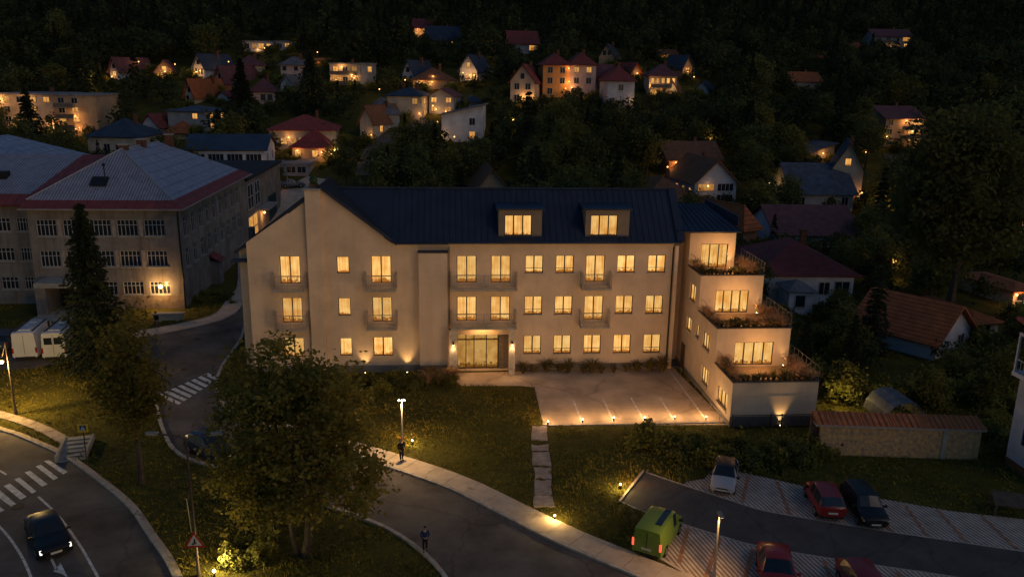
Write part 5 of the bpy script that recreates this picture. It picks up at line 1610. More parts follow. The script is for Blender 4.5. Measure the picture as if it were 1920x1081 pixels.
# the rest reads as one mass
def lod(seed, con):
    R = np.random.RandomState(seed)
    if con:
        n = 190; f = R.uniform(0, 1, n)**.75; z = 12.5*(.05+.95*f); a = R.uniform(0, 6.28, n); rr = 2.7*(1-f)*R.uniform(.35, 1.05, n)
        P = np.stack([rr*np.cos(a), rr*np.sin(a), z], 1)
        ax = np.stack([np.cos(a), np.sin(a), np.full(n, -.6)], 1)
        return leaves(P, np.full(n, 1.25), .4, .2, R, ax)
    _, P = crown_points(26, 9, 2.9, 3.3, 4.2, .7, R)
    return leaves(P, np.full(len(P), 1.05), .62, .5, R)
L_ = {(k, c): lod(60+k+10*c, c) for k in range(4) for c in (0, 1)}
def mass(name, rows, m):
    out = []
    for c in rows:
        q = L_[(R_.randrange(4), 1 if c[4] else 0)].reshape(-1, 3)
        a = R_.uniform(0, 6.28); ca, sa = math.cos(a), math.sin(a)
        rot = np.array([[ca, sa, 0], [-sa, ca, 0], [0, 0, 1]])
        out.append((q @ rot*c[3]+np.array([c[0], c[1], c[2]-.2])).reshape(-1, 4, 3))
    return tag(quads(name, np.concatenate(out), m), 'dense dark woodland covering the hillside behind the town', 'woodland', None, 'stuff')
rest = cand[285:]
mass('woodland', [c for c in rest if not c[4]], M['wood_leaf'])
w2 = mass('spruce_woodland', [c for c in rest if c[4]], M['needle'])
w2['label'] = 'dark spruces standing thick in the woodland above the town'

# --- shrubs and planting
def shrub(seed, r, h, n, leaf, m, cl=16):
    R = np.random.RandomState(seed)
    d = R.normal(size=(cl, 3)); d[:, 2] = np.abs(d[:, 2]); d /= np.linalg.norm(d, axis=1)[:, None]
    c = d*R.uniform(.3, .9, cl)[:, None]*np.array([r, r, h])
    p = np.repeat(c, n//cl, 0)+R.normal(size=(n//cl*cl, 3))*r*.2
    p[:, 2] = np.abs(p[:, 2])+.03
    mb = MB()
    for i in range(0, cl, 3): mb.tube([(0, 0, 0), tuple(c[i]*.9)], [.03, .01], 4, cap=False)
    t = thing('shrub', '', 'shrub', far)
    quads('foliage', leaves(p, np.full(len(p), leaf), .5, .6, R), m, t); mb.build('stem', M['bark'], t)
    return t
SH = [shrub(70, .9, 1.15, 620, .26, M['shrub']), shrub(71, 1.0, 1.0, 640, .28, M['shrub']), shrub(72, .8, 1.3, 600, .24, M['leaf_dark'])]
SK = [kids(s) for s in SH]
used = set()
def put_shrub(x, y, z, s, label, group, k=None):
    k = R_.randrange(3) if k is None else k
    if k not in used: used.add(k); o = SH[k]
    else: o = copy_tree(SH[k], None, SK[k])
    o.location = (x, y, z); o.scale = (s, s, s*R_.uniform(.85, 1.15)); o.rotation_euler = (0, 0, R_.uniform(0, 6.28))
    return tag(o, label, 'shrub', group)
for i in range(46):     # bank below the forecourt
    px = 1195+345*(i+.5)/46; py = R_.uniform(812, 868) if px < 1480 else R_.uniform(828, 875)
    if px < 1270: py = R_.uniform(815, 845)
    if px > 1355: py = R_.uniform(842, 878)
    p = G(px, py); put_shrub(p.x, p.y, 0, R_.uniform(.75, 1.25), 'spreading green shrub on the bank between forecourt and car park', 'shrubs on the bank below the forecourt')
for i in range(20):     # bed left of the entrance
    px = 672+180*(i+.5)/20; py = R_.uniform(708, 742) if px < 800 else R_.uniform(706, 724)
    p = G(px, py); put_shrub(p.x, p.y, 0, R_.uniform(.55, .95), 'dark shrub in the planting bed left of the entrance', 'shrubs in the bed left of the entrance')
for i in range(74):     # gardens east of the terraces
    p = G(R_.uniform(1535, 1905), R_.uniform(590, 762))
    if p.x < 27.5 or (1585 < pix(p)[0] < 1775 and 635 < pix(p)[1] < 742) or any((p.x-a)**2+(p.y-b)**2 < (c*.95)**2 for a, b, c in HFOOT): continue
    put_shrub(p.x, p.y, tz(p.x, p.y), R_.uniform(1.0, 2.1), 'bushy garden shrub in the dark gardens east of the terraces', 'shrubs in the east gardens')
for i in range(16):
    p = G(R_.uniform(1850, 1925), R_.uniform(745, 870)); put_shrub(p.x, p.y, 0, R_.uniform(.6, 1.3), 'dark shrub between the stone wall and the east edge house', 'shrubs behind the stone wall')
for i in range(9):
    p = G(R_.uniform(425, 500), R_.uniform(985, 1081)); put_shrub(p.x, p.y, 0, R_.uniform(.5, .9), 'low bright shrub at the foot of the warning sign', 'shrubs near the warning sign')
for i in range(14):
    p = G(R_.uniform(340, 560), R_.uniform(600, 500)) if False else G(R_.uniform(340, 440), R_.uniform(545, 572)); put_shrub(p.x, p.y, 0, R_.uniform(.35, .7), 'low hedge shrub along the school side wall', 'shrubs along the school')
for (ctr_, rz_, w_, d_) in HBASE:          # planting round the foot of each house on the hill
    if ctr_.y < 112: continue
    for k in range(4):
        u = R_.choice((-1, 1))*R_.uniform(.28, .62)*w_; v = -d_/2-R_.uniform(1.0, 2.6)
        if k == 3: u = R_.choice((-1, 1))*(w_/2+R_.uniform(.8, 2)); v = R_.uniform(-.4, .2)*d_
        x_ = ctr_.x+u*math.cos(rz_)-v*math.sin(rz_); y_ = ctr_.y+u*math.sin(rz_)+v*math.cos(rz_)
        if any((x_-l.x)**2+(y_-l.y)**2 < 9 for l in LANES): continue
        put_shrub(x_, y_, tz(x_, y_)-.1, R_.uniform(1.0, 2.3), 'dark bush at the foot of a house on the hillside', 'bushes round the hillside houses')
p = G(1598, 775); p.y += 2.5; put_shrub(p.x, p.y, .3, 1.6, 'golden lit shrub behind the tiled garden wall', None, 0)
lamp('POINT', 'garden lamp glow', (p.x-.5, p.y-1.9, 1.9), 150, (1, .7, .2), None, size=.1)

def reed(seed, h, n, m, spread=.32):
    R = np.random.RandomState(seed)
    out = []
    for i in range(n):
        a = R.uniform(0, 6.28); b = R.uniform(0, .06); l = h*R.uniform(.6, 1.1); lean = R.uniform(.15, 1.05)
        d = np.array([math.cos(a), math.sin(a), 0]); s = np.array([-d[1], d[0], 0])*R.uniform(.016, .034)
        q0 = d*b; q1 = d*(b+l*lean*.35)+np.array([0, 0, l*.6]); q2 = d*(b+l*lean*.95)+np.array([0, 0, l*(.95-.35*lean)])
        out.append([q0-s, q0+s, q1+s, q1-s]); out.append([q1-s, q1+s, q2+s*.25, q2-s*.25])
    return tag(quads('grass_tuft', np.array(out), m, None, far), 'x', 'ornamental grass')
RD = [reed(80, .95, 110, M['reed']), reed(81, .8, 90, M['reed']), reed(82, 1.0, 100, M['reed_red']), reed(83, .7, 80, M['reed_red'])]
ru = set()
def put_reed(x, y, z, s, label, group, k):
    if k not in ru: ru.add(k); o = RD[k]
    else: o = RD[k].copy(); COL.objects.link(o)
    o.location = (x, y, z); o.scale = (s, s, s); o.rotation_euler = (0, 0, R_.uniform(0, 6.28))
    return tag(o, label, 'ornamental grass', group)
for i in range(13):
    px = 972+276*(i+R_.uniform(.2, .8))/13; p = V(px, 690, YF-R_.uniform(.45, .95))
    put_reed(p.x, p.y, 0, R_.uniform(.9, 1.7), 'tufted ornamental grass in the bed under the ground floor windows', 'grasses under the ground floor windows', R_.choice((0, 1, 1)))
for i in range(12):
    p = G(R_.uniform(770, 852), R_.uniform(705, 722)); put_reed(p.x, p.y, 0, R_.uniform(.9, 1.5), 'spiky grass beside the left porch pillar', 'grasses beside the porch', R_.choice((0, 1, 2)))
for n, (xa, xe, yf, yn, z1) in enumerate(TW):
    lab = ('feathery grass in the planter of the lowest terrace', 'feathery grass in the planter of the middle terrace', 'feathery grass in the planter of the topmost terrace')[n]
    gp = ('grasses on the lowest terrace', 'grasses on the middle terrace', 'grasses on the topmost terrace')[n]
    for i in range(15):
        put_reed(xa+.3+(xe-xa-.6)*(i+.5)/15, yf+R_.uniform(.25, .6), z1-.08, R_.uniform(.75, 1.2), lab, gp, R_.choice((0, 1, 2, 3)))
    for i in range(5): put_reed(xa+R_.uniform(.22, .45), yf+.9+(yn-yf-1.3)*(i+.5)/5, z1-.08, R_.uniform(.85, 1.25), lab, gp, R_.choice((0, 2, 3)))
    for i in range(7): put_reed(xe-R_.uniform(.3, .75), yf+.7+(yn-yf)*(i+.5)/7, z1-.2, R_.uniform(.95, 1.45), lab, gp, R_.choice((2, 2, 3)))

# --- grass blades on the lawns
def inside(poly, X, Y):
    r = np.zeros(len(X), bool); n = len(poly)
    for i in range(n):
        x1, y1 = poly[i]; x2, y2 = poly[(i+1) % n]
        c = ((y1 > Y) != (y2 > Y)) & (X < (x2-x1)*(Y-y1)/((y2-y1) if y2 != y1 else 1e-9)+x1)
        r ^= c
    return r
off = []
for o in list(COL.objects):
    if o.get('kind') == 'structure' and o.name.split('.')[0] in ('street_road', 'main_road', 'forecourt', 'car_park_drive', 'parking_bays', 'sidewalk', 'flagstone_path', 'verge_path', 'kerb', 'gutter_strip', 'forecourt_edging', 'car_park_edging'):
        for pl_ in o.data.polygons:
            vs_ = [o.data.vertices[i].co for i in pl_.vertices]
            if pl_.normal.z > .5 or len(vs_) > 6: off.append([(v.x, v.y) for v in vs_])
off.append([(sx0-3, ys-4), (sx1+.5, ys-4), (sx1+.5, 140), (sx0-3, 140)])
off.append([(X0-1, YF-.2), (20, YF-.2), (27, yB-.1), (27, 75), (X0-1, 75)])
n = 95000
X = rs.uniform(-46, 42, n); Y = 27+rs.uniform(0, 1, n)**1.3*62
keep = (np.abs(X) < Y*.72+4)
for po_ in off:
    bx_ = [p[0] for p in po_]; by_ = [p[1] for p in po_]
    idx = np.nonzero((X > min(bx_)) & (X < max(bx_)) & (Y > min(by_)) & (Y < max(by_)))[0]
    if len(idx): keep[idx[inside(po_, X[idx], Y[idx])]] = False
X, Y = X[keep], Y[keep]
k = 3
X, Y = np.repeat(X, k)+rs.normal(0, .07, len(X)*k), np.repeat(Y, k)+rs.normal(0, .07, len(Y)*k)
n = len(X)
a = rs.uniform(0, 6.28, n); h = rs.uniform(.05, .15, n)*(1+.6*(np.sin(X*.9+np.cos(Y*.7)*2) > .2)); l = rs.uniform(.3, 1.2, n)*h
s = np.stack([-np.sin(a), np.cos(a), np.zeros(n)], 1)*rs.uniform(.008, .022, n)[:, None]
q0 = np.stack([X, Y, np.full(n, -.01)], 1); q1 = q0+np.stack([np.cos(a)*l*.4, np.sin(a)*l*.4, h*.7], 1); q2 = q0+np.stack([np.cos(a)*l, np.sin(a)*l, h], 1)
M['blade'] = mat('grass blades', (.32, .24, .036), .85, .3, .45, 0, 8, 0, .15, col2=(.10, .085, .016), detail=8)
tag(quads('lawn_grass', np.stack([q0-s, q0+s, q2+s*.3, q1-s], 1), M['blade']), 'short rough grass covering the lawns and verges', 'grass', None, 'stuff')
# ------------------------------------------------------------------ vehicles
def paint(name, col, rough=.3):
    return mat(name, col, rough, .06, 2, spec=.5)
M['tyre'] = mat('tyre rubber', (.018, .018, .018), .9, .2, 8)
M['rim'] = mat('alloy rim', (.35, .35, .36), .35, .1, metal=.8)
M['head_off'] = mat('headlamp glass', (.42, .42, .42), .15, .1, spec=.8)
M['head_on'] = emit('headlamp lit', (1, .92, .75), 3.0)
M['tail_off'] = mat('tail lamp red', (.30, .012, .010), .25, .1, spec=.6)
M['tail_on'] = emit('tail lamp lit', (1, .10, .05), 1.6)
M['plate'] = mat('number plate', (.55, .55, .5), .6, .1, 30)
PROFILES = {   # share of length, half width share, bottom, belt, top, roof half width share
    'sedan': [(0, .72, .30, .58, .62, .62), (.03, .90, .22, .66, .72, .78), (.12, .98, .20, .72, .80, .84), (.28, 1.0, .20, .80, .90, .86), (.31, 1.0, .20, .82, .93, .84), (.45, 1.0, .20, .85, 1.39, .66), (.47, 1.0, .20, .85, 1.41, .66), (.59, 1.0, .20, .87, 1.43, .66), (.61, 1.0, .20, .87, 1.43, .66), (.72, 1.0, .20, .88, 1.39, .65), (.86, .99, .22, .90, 1.0, .80), (.97, .92, .26, .88, .96, .78), (1, .80, .34, .80, .86, .68)],
    'hatch': [(0, .74, .30, .60, .64, .64), (.03, .92, .22, .68, .74, .80), (.12, .98, .20, .76, .84, .85), (.24, 1.0, .20, .84, .95, .86), (.27, 1.0, .20, .86, .98, .84), (.42, 1.0, .20, .90, 1.46, .68), (.44, 1.0, .20, .90, 1.48, .68), (.60, 1.0, .20, .92, 1.49, .68), (.62, 1.0, .20, .92, 1.49, .68), (.84, .98, .22, .94, 1.42, .66), (.96, .94, .25, .95, 1.02, .80), (1, .84, .34, .85, .92, .74)],
    'suv': [(0, .76, .38, .70, .78, .66), (.03, .93, .30, .82, .90, .82), (.10, .98, .28, .90, 1.0, .87), (.24, 1.0, .28, .96, 1.07, .88), (.27, 1.0, .28, .98, 1.10, .86), (.38, 1.0, .28, 1.0, 1.66, .72), (.40, 1.0, .28, 1.0, 1.68, .72), (.56, 1.0, .28, 1.02, 1.70, .72), (.58, 1.0, .28, 1.02, 1.70, .72), (.90, .98, .30, 1.04, 1.64, .70), (.97, .95, .32, 1.05, 1.12, .84), (1, .86, .42, .95, 1.0, .76)],
    'van': [(0, .78, .34, .80, .86, .70), (.03, .94, .26, .98, 1.06, .84), (.13, .99, .24, 1.16, 1.26, .88), (.15, 1.0, .24, 1.20, 1.32, .88), (.27, 1.0, .24, 1.22, 2.30, .86), (.29, 1.0, .24, 1.22, 2.42, .86), (.40, 1.0, .24, 1.25, 2.52, .87), (.42, 1.0, .24, 1.25, 2.53, .87), (.97, 1.0, .24, 1.25, 2.53, .87), (1, .97, .30, 1.25, 2.48, .84)],
    'small_van': [(0, .76, .32, .72, .78, .68), (.03, .93, .24, .84, .92, .82), (.16, .99, .22, .96, 1.06, .87), (.18, 1.0, .22, .98, 1.10, .87), (.31, 1.0, .22, 1.02, 1.78, .80), (.33, 1.0, .22, 1.02, 1.84, .80), (.46, 1.0, .22, 1.05, 1.90, .80), (.48, 1.0, .22, 1.05, 1.90, .80), (.97, 1.0, .22, 1.05, 1.90, .80), (1, .96, .30, 1.05, 1.86, .78)]}
GLASS = {'sedan': (4, (6, 8), 9), 'hatch': (4, (6, 8), 9), 'suv': (4, (6, 8), 9), 'van': (3, (5,), None), 'small_van': (3, (5,), None)}

def car(kind, name, label, cat, front, rear, L_, W_, m, hs=1.0, lit=False, roof_m=None, tail=False, base=None):
    """front and rear: survey points on the ground that the car's nose and tail stand over"""
    c = (front+rear)/2; d = front-rear
    ang = math.atan2(d.y, d.x)
    t = thing(name, label, cat, (c.x, c.y, .006), ang)
    pr = PROFILES[kind]; ws, sides, rear_i = GLASS[kind]
    hw = W_/2
    st = []
    for (f, w, z0, zb, zt, wr) in pr:
        x = L_*(.5-f); w_ = hw*w; r_ = hw*wr
        z0, zb, zt = z0*hs, zb*hs, zt*hs
        half = [(0, z0), (w_*.80, z0), (w_, z0+.14*hs), (w_*1.0, z0+(zb-z0)*.62), (w_*.965, zb), (r_+.03, zt-.05*hs), (r_*.82, zt), (0, zt+.02)]
        st.append([(x, y_, z_) for y_, z_ in half]+[(x, -y_, z_) for y_, z_ in half[-2:0:-1]])
    n = len(st[0])
    body, glass = MB(), {'windscreen': MB(), 'rear_window': MB()}
    gs = []
    body.v = [p for s in st for p in s]
    def fc(i, j): return (i*n+j, i*n+(j+1) % n, (i+1)*n+(j+1) % n, (i+1)*n+j)
    for i in range(len(st)-1):
        for j in range(n):
            q = fc(i, j)
            j2 = j if j < 7 else n-1-j
            tgt = None
            if i == ws and j2 in (5, 6): tgt = 'windscreen'
            elif rear_i is not None and i == rear_i and j2 in (5, 6): tgt = 'rear_window'
            elif i in sides and j2 == 4: gs.append([body.v[k] for k in q]); continue
            if tgt: glass[tgt].face([body.v[k] for k in q])
            else:
                body.f.append(q); body.m.append(1 if (roof_m and j2 in (5, 6) and ws < i < (rear_i or 99)) else (1 if roof_m and j2 == 5 and False else 0))
    body.f.append(tuple(range(n-1, -1, -1))); body.m.append(0)
    b = len(st)-1
    body.f.append(tuple(b*n+k for k in range(n))); body.m.append(0)
    bo = body.build('body', [m, roof_m or m], t, smooth=True)
    md = bo.modifiers.new('edge', 'EDGE_SPLIT'); md.split_angle = rad(38)
    for k, g in glass.items():
        if g.f: g.build(k, M['glass_dark'], t)
    for q in gs:
        g = MB(); g.face(q); g.build('side_window', M['glass_dark'], t)
    # vans: rear door windows and tailgate seam
    xr_ = -L_/2
    if kind in ('van', 'small_van'):
        for s in (-1, 1):
            g = MB(); z0, z1 = (1.5*hs, 2.1*hs) if kind == 'van' else (1.15*hs, 1.62*hs)
            y0, y1 = sorted((s*.07, s*hw*.72)); g.box(xr_-.012, xr_-.003, y0, y1, z0, z1)
            if kind == 'van' and 'first' in label: continue
            g.build('rear_window', M['glass_dark'] if kind == 'van' else m, t)
        g = MB(); g.box(xr_-.014, xr_-.002, -.012, .012, .45*hs, pr[-1][4]*hs-.15); g.build('door_seam', M['black'], t)
    wr = .31 if kind != 'van' else .36
    wr *= hs
    ax = (.19, .80) if kind in ('sedan', 'hatch') else (.17, .78)
    for f in ax:
        for s in (-1, 1):
            k = MB(); y = s*hw
            a0, a1 = (y-.20*s, y+.012*s)
            k.lathe([(wr*.95, a0), (wr, a0+.03*s), (wr, a1-.02*s), (wr*.93, a1)], 18, (L_*(.5-f), 0, wr), axis='y')
            k.lathe([(wr*1.16, y-.06*s), (wr*1.16, y+.004*s)], 18, (L_*(.5-f), 0, wr), axis='y')
            wo = k.build('wheel', M['tyre'], t)
            k = MB(); k.lathe([(wr*.62, a1-.01*s), (wr*.62, a1+.006*s), (wr*.2, a1+.012*s)], 14, (L_*(.5-f), 0, wr), axis='y'); k.build('rim', M['rim'], wo)
    p0, p1 = pr[1], pr[-2]
    for s in (-1, 1):
        k = MB(); z = p0[3]*hs; yy = sorted((s*hw*.50, s*hw*.88))
        x = L_*(.5-.012); k.slab([(x+.02, yy[0], z-.13*hs), (x+.02, yy[1], z-.13*hs), (x-.10, yy[1], z+.035*hs), (x-.10, yy[0], z+.035*hs)], .06)
        k.build('headlight', M['head_on'] if lit else M['head_off'], t)
        k = MB(); z = p1[3]*hs; yy = sorted((s*hw*.62, s*hw*.92))
        if kind in ('van', 'small_van'): k.box(xr_-.02, xr_+.06, *sorted((s*hw*.84, s*hw*.975)), .75*hs, 1.2*hs)
        else: k.box(xr_-.012, xr_+.12, *yy, z-.16*hs, z-.01)
        k.build('taillight', M['tail_on'] if tail else M['tail_off'], t)
        k = MB(); x = L_*(.5-pr[ws][0]-.035); k.box(x-.06, x+.05, *sorted((s*hw*.98, s*(hw+.17))), pr[ws][3]*hs+.02, pr[ws][3]*hs+.14); k.build('mirror', M['black'] if kind != 'sedan' else m, t)
    k = MB(); k.box(L_*.5+.004, L_*.5+.016, -.26, .26, .40*hs, .51*hs); k.build('number_plate', M['plate'], t)
    k = MB(); zp = .62*hs if kind != 'van' else .5; k.box(xr_-.02, xr_-.006, -.26, .26, zp, zp+.11); k.build('number_plate', M['plate'], t)
    k = MB(); k.box(L_*.5-.06, L_*.5+.003, -hw*.45, hw*.45, .52*hs, .60*hs); k.box(L_*.5-.06, L_*.5+.003, -hw*.62, hw*.62, .28*hs, .38*hs); k.build('grille', M['black'], t)
    k = MB(); k.box(xr_-.012, xr_+.1, -hw*.8, hw*.8, .30*hs, .42*hs); k.build('bumper', M['black'], t)
    return t
BLACK = paint('black car paint', (.008, .008, .009), .38)
RED = paint('red car paint', (.30, .016, .018), .3)
DRED = paint('dark red car paint', (.20, .018, .020), .3)
mid = lambda a, b, t: a+(b-a)*t
def P(px, py, z=0): return G(px, py, z)
car('sedan', 'car', 'black sedan with lit headlights driving round the bend', 'car', G(107, 1047), G(78, 990), 3.9, 1.62, BLACK, 1.0, True)
car('hatch', 'car', 'silver hatchback with black roof parked nose out below the bank', 'car', G(1353, 929), G(1362, 882), 3.5, 1.48, paint('silver car paint', (.42, .40, .42), .3), .86, False, BLACK)
car('suv', 'car', 'small dark red hatchback seen from behind beside the black car', 'car', G(1531, 928), G(1556, 972), 3.5, 1.55, DRED, .84, tail=False)
car('suv', 'car', 'black sport utility car facing out beside the dark red hatchback', 'car', G(1637, 988), G(1599, 935), 3.85, 1.6, BLACK, .8)
car('sedan', 'car', 'bright red coupe in the lower bays of the car park', 'car', G(1462, 1124), G(1447, 1050), 4.1, 1.7, RED, .92)
car('hatch', 'car', 'dark red car cut off by the bottom edge of the view', 'car', G(1642, 1153), G(1602, 1090), 4.1, 1.7, DRED, .92)
gv = car('small_van', 'van', 'lime green panel van parked tail towards the street', 'van', G(1252, 986), G(1213, 1045), 3.9, 1.6, paint('lime green paint', (.16, .25, .03), .4), .9, tail=True)
k = MB(); k.box(-1.25, .5, -.5, -.18, 1.728, 1.75); k.build('roof_panel', M['glass_dark'], gv)
car('hatch', 'car', 'blue car half hidden behind the trees on the street', 'car', G(418, 862), G(372, 838), 3.9, 1.7, paint('deep blue paint', (.010, .028, .075), .3), .92)
WV = paint('white van paint', (.55, .56, .60), .4)
for f, r, lab in ((G(93, 636), G(46, 680), 'first white panel van from the left edge, with dark roof rails'), (G(148, 636), G(101, 680), 'white panel van with rear window, parked next to the spruce')):
    v = car('van', 'van', lab, 'van', f, r, 5.6, 1.95, WV, 1.0)
    for s in (-1, 1):
        k = MB(); k.box(-2.5, 1.0, s*.66-.05, s*.66+.05, 2.535, 2.60); k.build('roof_rail', M['black'], v)
    k = MB(); k.box(-2.2, -.4, -.45, .45, 2.54, 2.62); k.box(-.1, .8, -.4, .4, 2.54, 2.64); k.build('roof_panel', mat('pale roof panel', (.5, .52, .58), .3, .2, 2), v)
    k = MB(); k.box(-.9, 1.0, -.978, -.968, 1.35, 1.95); k.build('side_panel', M['glass_dark'] if 'rear window' in lab else WV, v)
car('hatch', 'car', 'dark blue car cut off by the left edge beside the white vans', 'car', G(36, 628), G(-12, 672), 4.0, 1.75, paint('slate blue paint', (.035, .055, .09), .3), 1.0)
p = T(548, 353); car('sedan', 'car', 'grey car parked by the round lawn beside the flagpoles', 'car', p+Vector((2.2, .8, 0)), p-Vector((2.2, .8, 0)), 4.4, 1.8, paint('grey paint', (.1, .1, .12), .3)).location.z = p.z+.2

# ------------------------------------------------------------------ people
SKIN = mat('skin', (.42, .27, .20), .6, .05)
def skin_mesh(name, joints, edges, m, parent, sub=2):
    me = bpy.data.meshes.new(name)
    me.from_pydata([j[0] for j in joints], edges, [])
    o = bpy.data.objects.new(name, me); COL.objects.link(o); o.parent = parent
    me.materials.append(m)
    md = o.modifiers.new('skin', 'SKIN'); md.use_smooth_shade = True
    if not me.skin_vertices: pass
    bpy.context.view_layer.update()
    sv = me.skin_vertices[0].data
    for v, j in zip(sv, joints):
        r = j[1]; v.radius = (r, r) if not isinstance(r, tuple) else r
    sv[0].use_root = True
    s = o.modifiers.new('sub', 'SUBSURF'); s.levels = sub; s.render_levels = sub
    return o
def person(label, pos, rz, h, coat, legs, hair, hands='front', stride=.12, long_coat=False, hat=None):
    t = thing('person', label, 'person', pos, rz)
    k = h/1.75
    def J(x, y, z, r): return ((x*k, y*k, z*k), r*k if not isinstance(r, tuple) else (r[0]*k, r[1]*k))
    if hands == 'front':
        arm = lambda s: [(s*.21, .0, 1.40), (s*.27, -.04, 1.14), (s*.10, -.22, 1.10)]
    elif hands == 'pocket':
        arm = lambda s: [(s*.21, .0, 1.40), (s*.29, .03, 1.14), (s*.20, -.10, .95)]
    else:
        arm = lambda s: [(s*.21, .0, 1.40), (s*.26, .02*s, 1.13), (s*.25, -.08+.1*s, .88)]
    j = [J(0, 0, .95, (.15, .10)), J(0, 0, 1.15, (.13, .095)), J(0, 0, 1.36, (.16, .10)), J(0, 0, 1.50, .055), J(0, -.02, 1.56, .055), J(0, -.025, 1.62, (.072, .085)), J(0, -.015, 1.70, (.068, .082))]
    e = [(0, 1), (1, 2), (2, 3), (3, 4), (4, 5), (5, 6)]
    for s in (-1, 1):
        b = len(j); a = arm(s)
        j += [J(*a[0], .055), J(*a[1], .042), J(*a[2], .030)]
        e += [(2, b), (b, b+1), (b+1, b+2)]
        hd = Vector(a[2])+(Vector(a[2])-Vector(a[1])).normalized()*.08
        j.append(J(*hd, (.035, .02))); e.append((b+2, b+3))
        dr = (Vector(a[2])-Vector(a[1])).normalized(); sd = dr.cross(Vector((0, -1, 0))).normalized()
        for q in range(4):
            f = hd+sd*(.024*(q-1.5)); tip = f+dr*(.07+.012*(1.5-abs(q-1.3)))+Vector((0, -.02, 0))
            c = len(j); j += [J(*(f+dr*.03), .0095), J(*tip, .008)]; e += [(b+3, c), (c, c+1)]
        th = Vector(a[2])+dr*.04+sd*(.045*-s); c = len(j); j += [J(*th, .011), J(*(th+dr*.04), .009)]; e += [(b+3, c), (c, c+1)]
        b = len(j); st = s*stride
        j += [J(s*.09, 0, .88, .085), J(s*.10, -st*.4-.02, .48, .06), J(s*.10, st*.6, .09, .040), J(s*.11, st*.6-.14, .035, .034)]
        e += [(0, b), (b, b+1), (b+1, b+2), (b+2, b+3)]
    skin_mesh('body', j, e, SKIN, t)
    # jacket, trousers, shoes
    zl = .62 if long_coat else .86
    j = [J(0, 0, 1.12, (.165, .125)), J(0, 0, 1.36, (.19, .13)), J(0, 0, 1.49, (.085, .08)), J(0, 0, zl, (.18, .14))]
    e = [(0, 1), (1, 2), (0, 3)]
    for s in (-1, 1):
        b = len(j); a = arm(s)
        q = Vector(a[1]).lerp(Vector(a[2]), .92)
        j += [J(*a[0], .075), J(*a[1], .062), J(*q, .048)]; e += [(1, b), (b, b+1), (b+1, b+2)]
    skin_mesh('jacket', j, e, coat, t)
    j = [J(0, 0, .93, (.155, .11))]; e = []
    for s in (-1, 1):
        b = len(j); st = s*stride
        j += [J(s*.09, 0, .85, .10), J(s*.10, -st*.4-.02, .48, .078), J(s*.10, st*.6, .11, .058)]; e += [(0, b), (b, b+1), (b+1, b+2)]
    skin_mesh('trousers', j, e, legs, t)
    for s in (-1, 1):
        st = s*stride; m_ = MB(); m_.lathe([(.01, 0), (.055*k, .004), (.06*k, .05*k), (.045*k, .10*k), (.01, .11*k)], 10, (0, 0, 0))
        o = m_.build('shoe', M['black'], t, smooth=True); o.scale = (.8, 2.0, .9); o.location = (s*.105*k, (st*.6-.07)*k, 0)
    m_ = MB(); m_.ball((0, 0, 0), .098*k, 12); o = m_.build('hair', hair, t, smooth=True); o.location = (0, .012*k, 1.715*k); o.scale = (.88, 1.02, .92)
    f = MB()
    for s in (-1, 1): f.ball((s*.028*k, -.103*k, 1.645*k), .009*k, 6)
    f.build('eyes', M['black'], t)
    return t
CL = lambda n, c: mat(n, c, .9, .2, 12)
HAIR = mat('dark brown hair', (.03, .018, .012), .8, .2, 20)
p = G(797, 1036); person('person in a dark blue coat on the kerb, hands held together', (p.x, p.y, .13), rad(12), 1.4, CL('dark blue coat', (.018, .035, .11)), CL('black trousers', (.012, .012, .013)), HAIR, 'front', .10, True)
p = G(753, 866); person('person in black with a red cap standing at the lawn lamp', (p.x, p.y, .11), rad(40), 1.55, CL('black coat', (.012, .012, .014)), CL('dark trousers', (.014, .014, .015)), mat('red woollen cap', (.32, .06, .04), .9, .2), 'pocket', .05, True)
p = G(295, 616); person('person in a long black coat crossing by the school lamp', (p.x, p.y, .006), rad(-30), 1.65, CL('long black coat', (.010, .010, .011)), CL('grey stockings', (.12, .09, .08)), HAIR, 'pocket', .12, True)

# ------------------------------------------------------------------ street furniture
def post(name, label, p, h, head, m, power, cat='street lamp', arm=None, r=.06, aim=None, cone=150, lit=True, col=(1, .62, .26)):
    t = thing(name, label, cat, p)
    k = MB(); k.tube([(0, 0, -.1), (0, 0, h*.35), (0, 0, h)], [r*1.25, r, r*.75], 10); k.lathe([(r*2, 0), (r*2, .12), (r*1.4, .5)], 10)
    k.build('pole', m, t)
    return t
p = G(752, 858); h = V(750, 750, p.y).z
t = post('street_lamp', 'slim lawn lamp with two glowing heads at the walk', (p.x+.1, p.y+.15, 0), h, None, M['steel'], 0)
k = MB(); k.box(-.22, .22, -.05, .05, h, h+.05); k.lathe([(.14, h+.051), (.08, h+.14)], 10); hd = k.build('lamp_head', M['black'], t)
for s in (-1, 1):
    k = MB(); k.ball((s*.16, 0, h-.05), .065, 10); k.build('bulb', M['bulb'], hd)
lamp('POINT', 'lawn lamp light', (0, -.25, h-.3), 700, (1, .64, .28), t, size=.12)
p = G(30, 776); h = V(16, 642, p.y).z
t = post('street_lamp', 'dark lamp post at the left edge lighting the verge', (p.x, p.y, 0), h, None, M['dark_pole'], 0)
a = V(3, 678, p.y)
k = MB(); k.tube([(0, 0, h), (a.x-p.x, 0, a.z+.12)], .04, 6); k.box(a.x-p.x-.25, a.x-p.x+.2, -.12, .12, a.z+.06, a.z+.16); hd = k.build('lamp_head', M['dark_pole'], t)
k = MB(); k.ball((a.x-p.x, 0, a.z), .13, 10); k.build('bulb', M['bulb'], hd)
lamp('POINT', 'verge lamp light', (a.x-p.x, -.2, a.z-.25), 1900, (1, .62, .18), t, size=.12)
